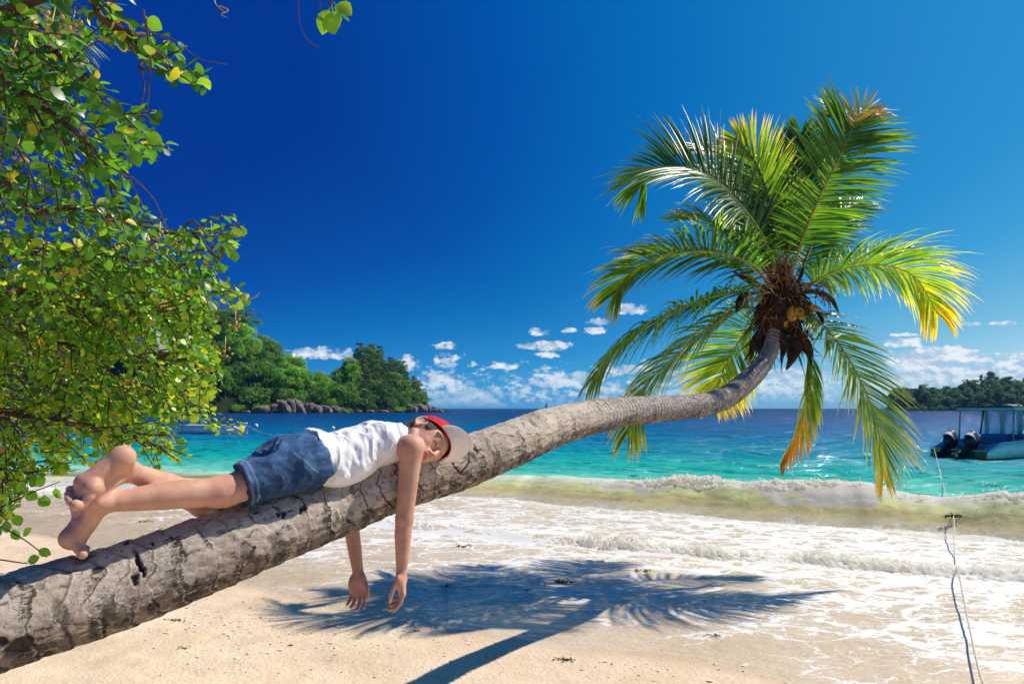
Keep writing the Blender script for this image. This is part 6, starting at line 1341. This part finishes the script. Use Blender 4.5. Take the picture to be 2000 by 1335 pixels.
BOUGHS = [[(90, -8), (205, 40), (290, 90), (345, 125), (400, 158)], [(0, 30), (70, 78), (140, 128), (200, 205), (258, 250), (312, 288)], [(-60, 180), (60, 200), (150, 260), (200, 310), (235, 335)],
          [(-60, 330), (60, 410), (150, 405), (240, 430), (330, 455), (400, 452), (468, 436)], [(-60, 470), (100, 505), (225, 500), (320, 530), (400, 545), (490, 582)], [(-60, 560), (60, 580), (170, 600), (290, 610), (380, 600), (455, 640)],
          [(-60, 640), (80, 660), (220, 690), (340, 700), (440, 715)], [(-60, 720), (60, 740), (190, 765), (300, 762), (380, 790), (478, 848)], [(-60, 800), (70, 815), (180, 830), (260, 850), (340, 892)], [(-80, 880), (0, 912), (60, 922), (140, 902)], [(-80, 960), (-20, 985), (10, 1005)]]
M_TWIG = simple_mat('branch_bark', (0.10, 0.065, 0.040), .85, .2, .35, 30, .4)
def mat_leaf():
    m, T = new_mat('round_leaf'); tn = T.n('ShaderNodeAttribute', attribute_name='tone').outputs['Fac']; ob = T.n('ShaderNodeTexCoord').outputs['Object']
    n = T.noise(ob, 45, 3, .6); f = T.math('ADD', tn, T.math('MULTIPLY', T.math('SUBTRACT', n, .5), .30))
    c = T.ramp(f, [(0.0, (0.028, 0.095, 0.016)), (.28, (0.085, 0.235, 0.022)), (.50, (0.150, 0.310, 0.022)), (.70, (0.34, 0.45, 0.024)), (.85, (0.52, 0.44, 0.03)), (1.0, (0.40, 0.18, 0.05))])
    p = T.n('ShaderNodeBsdfPrincipled', {'Base Color': c, 'Roughness': .36, 'Specular IOR Level': .45}).outputs[0]
    t = T.n('ShaderNodeBsdfTranslucent', {0: T.mix(1.0, c, (2.6, 2.5, 1.0), 'MULTIPLY')}).outputs[0]
    outp(T, T.n('ShaderNodeMixShader', {0: .45, 1: p, 2: t}).outputs[0]); return m
M_LEAF = mat_leaf()
ROWS = np.array([(0, .03), (.12, .26), (.32, .46), (.58, .50), (.82, .32), (.96, .12), (1.0, .02)])
def leaf(mb, p, ax, nr, L_, tone, r):
    ax = ax/np.linalg.norm(ax); nr = nr-ax*(nr@ax); nr /= np.linalg.norm(nr)+1e-9; sd = np.cross(nr, ax); cup = r.uniform(.02, .34); bend = r.uniform(-.35, .6); wid = r.uniform(.70, .95)
    stem = L_*.28; b = len(mb['V']); 
    for t, w_ in ROWS:
        q = p+ax*(stem+t*L_)-nr*(bend*t*t*L_*.5)
        for s_ in (-1, 0, 1): mb['V'].append(q+sd*(s_*w_*wid*L_)+nr*(abs(s_)*w_*cup*L_)); mb['A'].append(tone+(.04 if s_ == 0 else 0))
    for i in range(len(ROWS)-1):
        a = b+3*i; mb['F'] += [(a, a+1, a+4, a+3), (a+1, a+2, a+5, a+4)]
    k = len(mb['V']); w_ = sd*.0011; e = p+ax*stem; mb['V'] += [p-w_, p+w_, e+w_, e-w_]; mb['A'] += [.5]*4; mb['F'].append((k, k+1, k+2, k+3))
def build_tree():
    r = np.random.default_rng(21); root_p = np.array([-3.7, 3.0, .2])
    t = thing('leafy_tree', 'overhanging tree with round glossy green and yellow leaves filling the left edge', 'tree', tuple(root_p))
    tr = MB(); TC = catmull([root_p+np.array([0, 0, -.4]), root_p+np.array([.05, 0, .8]), root_p+np.array([-.1, .1, 2.0]), root_p+np.array([.1, 0, 3.6])], 24); tr.tube(TC, np.linspace(.17, .07, 24)*(1+.08*vnoise(np.linspace(0, 9, 24), 0.2)), 14); tr.part('trunk', M_TWIG, t)
    curves = []
    for i, b in enumerate(BOUGHS):
        P = [np.array([*at(px, py, depth_of(px, py)*(1+.10*math.sin(i*2.1)+.05*math.sin(px*.02+i)))]) for px, py in b]
        s = TC[np.argmin(np.abs(TC[:, 2]-P[0][2]*.9-.1))]; P = [s, (s+P[0])/2+np.array([0, 0, .08])]+P; curves.append(catmull(P, 90))
    proj = lambda p: (1000+FPX*p[0]/p[1], HORIZON-FPX*(p[2]-CAMZ)/p[1])
    cpx = [np.array([proj(p) for p in c]) for c in curves]
    leaves = [dict(V=[], F=[], A=[]) for _ in curves]; stems = [MB() for _ in curves]; made = 0
    def twig(p0, d0, ln, nleaf, bi, size, tone_c):
        nonlocal made
        pts = [p0]; d = d0/np.linalg.norm(d0); n = 7
        for k in range(n): d = d+r.normal(0, .16, 3)+np.array([.03, 0, -.09]); d /= np.linalg.norm(d); pts.append(pts[-1]+d*ln/n)
        C = catmull(pts, 22); keep = 0; last = 2
        for k in range(nleaf):
            f = (k+.6)/nleaf; p = C[min(21, int(f*21))]; tx = C[min(21, int(f*21)+1)]-C[max(0, int(f*21)-1)]; tx /= np.linalg.norm(tx)+1e-9
            a = k*2.4+r.uniform(-.6, .6); o = np.cross(tx, (0, 0, 1)); o /= np.linalg.norm(o)+1e-9; o2 = np.cross(o, tx); ax = tx*.35+o*math.cos(a)*.9+o2*math.sin(a)*.6+np.array([.05, 0, -.22])+r.normal(0, .2, 3)
            L_ = size*r.uniform(.65, 1.2)*(1-.25*f); x, y = proj(p+ax/np.linalg.norm(ax)*L_*.8)
            if not (inside(np.array(x), np.array(y)) or (y < 520 and inside(np.array(x-14), np.array(y))) or inside(np.array(x), np.array(y-14)) or inside(np.array(x), np.array(y+12))): continue
            last = int(f*21); nr = np.array([0, -.35, .8])+r.normal(0, .55, 3)
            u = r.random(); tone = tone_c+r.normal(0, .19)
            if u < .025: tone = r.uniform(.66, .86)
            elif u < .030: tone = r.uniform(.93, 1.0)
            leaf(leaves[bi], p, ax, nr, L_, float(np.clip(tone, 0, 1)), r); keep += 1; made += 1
        x, y = proj(C[-1])
        if keep >= 2: stems[bi].tube(C[:max(3, last+1)], np.linspace(.0030, .0012, 22)[:max(3, last+1)], 5)
        return keep
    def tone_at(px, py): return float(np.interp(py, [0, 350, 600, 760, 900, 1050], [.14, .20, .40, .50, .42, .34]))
    # twigs along every bough, then fill-in twigs through the crown's volume
    for bi, c in enumerate(curves):
        for k in range(26, 89, 3):
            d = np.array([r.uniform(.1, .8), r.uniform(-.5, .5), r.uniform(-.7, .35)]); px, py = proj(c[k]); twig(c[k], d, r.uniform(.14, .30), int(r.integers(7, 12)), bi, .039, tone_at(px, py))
    tries = 0
    while made < 9800 and tries < 9000:
        tries += 1; px, py = r.uniform(-90, 480), r.uniform(-50, 1000)
        if not inside(np.array(px), np.array(py)): continue
        if py < 470 and r.random() < .78: continue
        if not inside(np.array(px+26+20*r.random()), np.array(py)) and r.random() < .8: continue
        if vnoise(px*.02, py*.02, 0.5, seed=71) > .30: continue
        if 50 < px < 190 and 20 < py < 150 and r.random() < .75: continue
        if 130 < px < 250 and 200 < py < 300 and r.random() < .5: continue
        D = depth_of(px, py)*r.uniform(.84, 1.28); p = at(px, py, D); dist = [np.min(np.hypot(*(c_-np.array([px, py])).T)) for c_ in cpx]; bi = int(np.argmin(dist))
        k = int(np.argmin(np.hypot(*(cpx[bi]-np.array([px, py])).T))); b = curves[bi][max(24, k-8)]
        d = np.array([r.uniform(.0, .7), r.uniform(-.6, .6), r.uniform(-.9, .25)])
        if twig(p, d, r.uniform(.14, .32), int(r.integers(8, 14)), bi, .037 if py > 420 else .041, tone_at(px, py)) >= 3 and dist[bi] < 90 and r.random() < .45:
            stems[bi].tube(catmull([b, (b+p)/2+r.normal(0, .03, 3), p], 8), np.linspace(.0045, .003, 8), 5)
    # thin bare hanging stems
    for i in range(8):
        bi = int(r.integers(len(curves))); c = curves[bi][int(r.integers(40, 88))]; n = 8; pts = [c]; d = np.array([r.uniform(-.2, .6), r.uniform(-.3, .1), -.8])
        for k in range(n): d = d+r.normal(0, .3, 3); d /= np.linalg.norm(d); pts.append(pts[-1]+d*.035)
        stems[bi].tube(catmull(pts, 16), np.linspace(.0022, .0010, 16), 5)
    M_FLW = simple_mat('dry_blossom', (0.55, 0.33, 0.14), .8, .2, .3, 60)
    for bi, c in enumerate(curves):
        stems[bi].tube(c, np.interp(np.linspace(0, 1, 90), [0, .3, .6, 1], [.030, .014, .007, .0025]), 8)
        b = stems[bi].part('branch', M_TWIG, t)
        l = leaves[bi]; part('leaves', np.array(l['V']), l['F'], M_LEAF, b, attrs={'tone': np.array(l['A'])})
    for px, py, n in [(98, 55, 14), (140, 50, 8), (460, 635, 12), (440, 690, 5), (310, 472, 10), (350, 480, 8), (20, 120, 6), (30, 300, 5), (155, 715, 5), (60, 690, 5)]:
        m = MB(); c = at(px, py, depth_of(px, py)*.93)
        for k in range(n): m.ell(c+r.normal(0, .016, 3), (.0055, .0055, .006), 7, 6)
        m.tube(np.array([c+np.array([-.02, .05, .08]), c]), [.002, .0015], 4); m.part('blossom', M_FLW, t)
    # yellow curled seed pods
    M_POD = simple_mat('seed_pod', (0.45, 0.36, 0.05), .5, .4, .3, 40)
    for px, py in [(240, 80), (205, 85), (258, 62), (230, 425), (485, 585), (100, 905), (90, 925), (350, 870), (320, 500), (40, 30)]:
        C = [at(px, py, depth_of(px, py)*.95)]; d = r.normal(0, 1, 3)
        for k in range(6): d = d+r.normal(0, .6, 3); d /= np.linalg.norm(d); C.append(C[-1]+d*.014)
        MB().tube(catmull(C, 20), .0034*np.sin(np.linspace(.4, 2.8, 20)), 6, flat=.5).part('seed_pod', M_POD, t)
    # second tree whose twig ends hang into the top of the picture
    t2 = thing('hanging_branch', 'twig with three large round leaves hanging in from the top edge', 'branch', tuple(at(640, -60, 1.25)))
    s = MB(); C0 = catmull([at(760, -160, 1.3), at(690, -60, 1.27), at(650, -5, 1.25), at(645, 15, 1.25)], 20); s.tube(C0, np.linspace(.004, .0016, 20), 6); s.tube(catmull([at(620, -60, 1.25), at(625, 0, 1.25), at(630, 40, 1.25), at(634, 62, 1.25)], 12), .0010, 5)
    s.tube(catmull([at(575, -60, 1.2), at(583, 10, 1.2), at(585, 45, 1.2), at(600, 78, 1.2), at(622, 92, 1.2)], 20), .0009, 5); sb = s.part('twig', M_TWIG, t2)
    l = dict(V=[], F=[], A=[])
    leaf(l, at(646, 8, 1.25), at(628, 62, 1.25)-at(646, 8, 1.25), np.array([.1, -1, .1]), .043, .52, r); leaf(l, at(648, 10, 1.25), at(655, 66, 1.24)-at(648, 10, 1.25), np.array([-.2, -1, .0]), .050, .50, r); leaf(l, at(650, 5, 1.25), at(676, 20, 1.24)-at(650, 5, 1.25), np.array([.1, -1, .3]), .036, .56, r); leaf(l, at(655, 20, 1.25), at(682, 45, 1.24)-at(655, 20, 1.25), np.array([.3, -.3, 1]), .030, .15, r)
    part('leaves', np.array(l['V']), l['F'], M_LEAF, sb, attrs={'tone': np.array(l['A'])})
    m = MB(); m.tube(catmull([at(418, -30, 1.4), at(420, 5, 1.4), at(437, 22, 1.4), at(428, 12, 1.4), at(446, 20, 1.4), at(432, 28, 1.4), at(444, 35, 1.4)], 50), .0022*np.sin(np.linspace(.5, 2.9, 50)), 6, flat=.5)
    tag(m.part('hanging_seed_pod', M_POD), 'curled yellow pod dangling at the top edge in front of sky', 'seed pod')
    # few low twigs at the bottom left
    t3 = thing('low_twig', 'thin twig with a few round leaves beside the trunk at bottom left', 'twig', tuple(at(-60, 1010, 2.4)))
    s = MB(); l = dict(V=[], F=[], A=[])
    for pts, lv in [([(-80, 1000), (0, 1028), (50, 1055), (92, 1088)], [(70, 1070, 25), (40, 1050, -40)]), ([(-80, 1010), (0, 990), (60, 962), (118, 940)], [(30, 965, -60), (45, 958, 30), (68, 955, -50), (70, 968, 40), (108, 946, 80), (25, 1000, 60), (5, 995, -60), (10, 1010, 80), (22, 1028, 60), (-10, 1020, 80), (85, 960, 80)]), ([(-80, 1090), (-20, 1090), (40, 1098), (55, 1100)], [(48, 1098, -20)])]:
        s.tube(catmull([at(x, y, 2.3) for x, y in pts], 30), np.linspace(.004, .0014, 30), 5)
        for x, y, a in lv: leaf(l, at(x, y, 2.3), np.array([math.cos(R(a)), 0, -math.sin(R(a))]), np.array([r.normal(0, .3), -1, .5]), .040, r.uniform(.25, .5), r)
    part('leaves', np.array(l['V']), l['F'], M_LEAF, s.part('stem', M_TWIG, t3), attrs={'tone': np.array(l['A'])})
    return made
NLEAF = build_tree(); print('leaves', NLEAF)
def far_palm():
    hub = at(-190, 40, 6.0); t = thing('coconut_palm', 'coconut palm behind the leafy tree, only its frond tips showing at top left', 'palm tree', (hub[0]-.3, hub[1], 0))
    m = MB(); m.tube(catmull([np.array([hub[0]-.5, hub[1], -.3]), np.array([hub[0]-.4, hub[1], 2]), hub], 20), np.linspace(.16, .10, 20), 12); m.part('trunk', M_BARK_PLAIN, t)
    for i, pts in enumerate([[(-190, 40, 6), (-90, -10, 5.9), (20, 0, 5.8), (100, 40, 5.8), (152, 115, 5.8)], [(-190, 40, 6), (-110, 60, 5.9), (-20, 110, 5.8), (40, 160, 5.8), (62, 190, 5.8)], [(-190, 40, 6), (-280, -30, 6.2), (-380, 20, 6.3)], [(-190, 40, 6), (-160, -120, 6.5), (-120, -220, 6.8)], [(-190, 40, 6), (-260, 120, 5.7), (-320, 260, 5.6)]]):
        C = catmull(np.array([at(*p) for p in pts]), 40); V, F, A = frond_mesh(C, (0, -.3, 1), .55, 60+i, tone=(.12, .5), droop=.7, nl=60)
        o = part('frond', V, F, M_FROND, t, attrs={'tone': A}); rv, rf = tube(C, np.linspace(.016, .003, 40), 6); part('midrib', rv, rf, M_RIB, o)
M_BARK_PLAIN = simple_mat('palm_trunk_bark', (0.30, 0.25, 0.20), .9, .2, .3, 12, .5)
far_palm()

# ================================================================== sea air
def haze():
    x, y0, y1, z0, z1 = 32000, -200, 9600, -2.0, 75
    V = [(a, b, c) for a in (-x, x) for b in (y0, y1) for c in (z0, z1)]
    m, T = new_mat('haze_air'); v = T.n('ShaderNodeVolumePrincipled', {'Color': (0.20, 0.60, 1.0, 1), 'Density': 0.00010, 'Anisotropy': 0.0})
    T.n('ShaderNodeOutputMaterial', {1: v.outputs[0]})
    o = link('haze', mesh_data('haze', V, [(0,1,3,2),(4,6,7,5),(0,4,5,1),(2,3,7,6),(0,2,6,4),(1,5,7,3)], m, smooth=False)); kind(o, 'stuff')
haze()
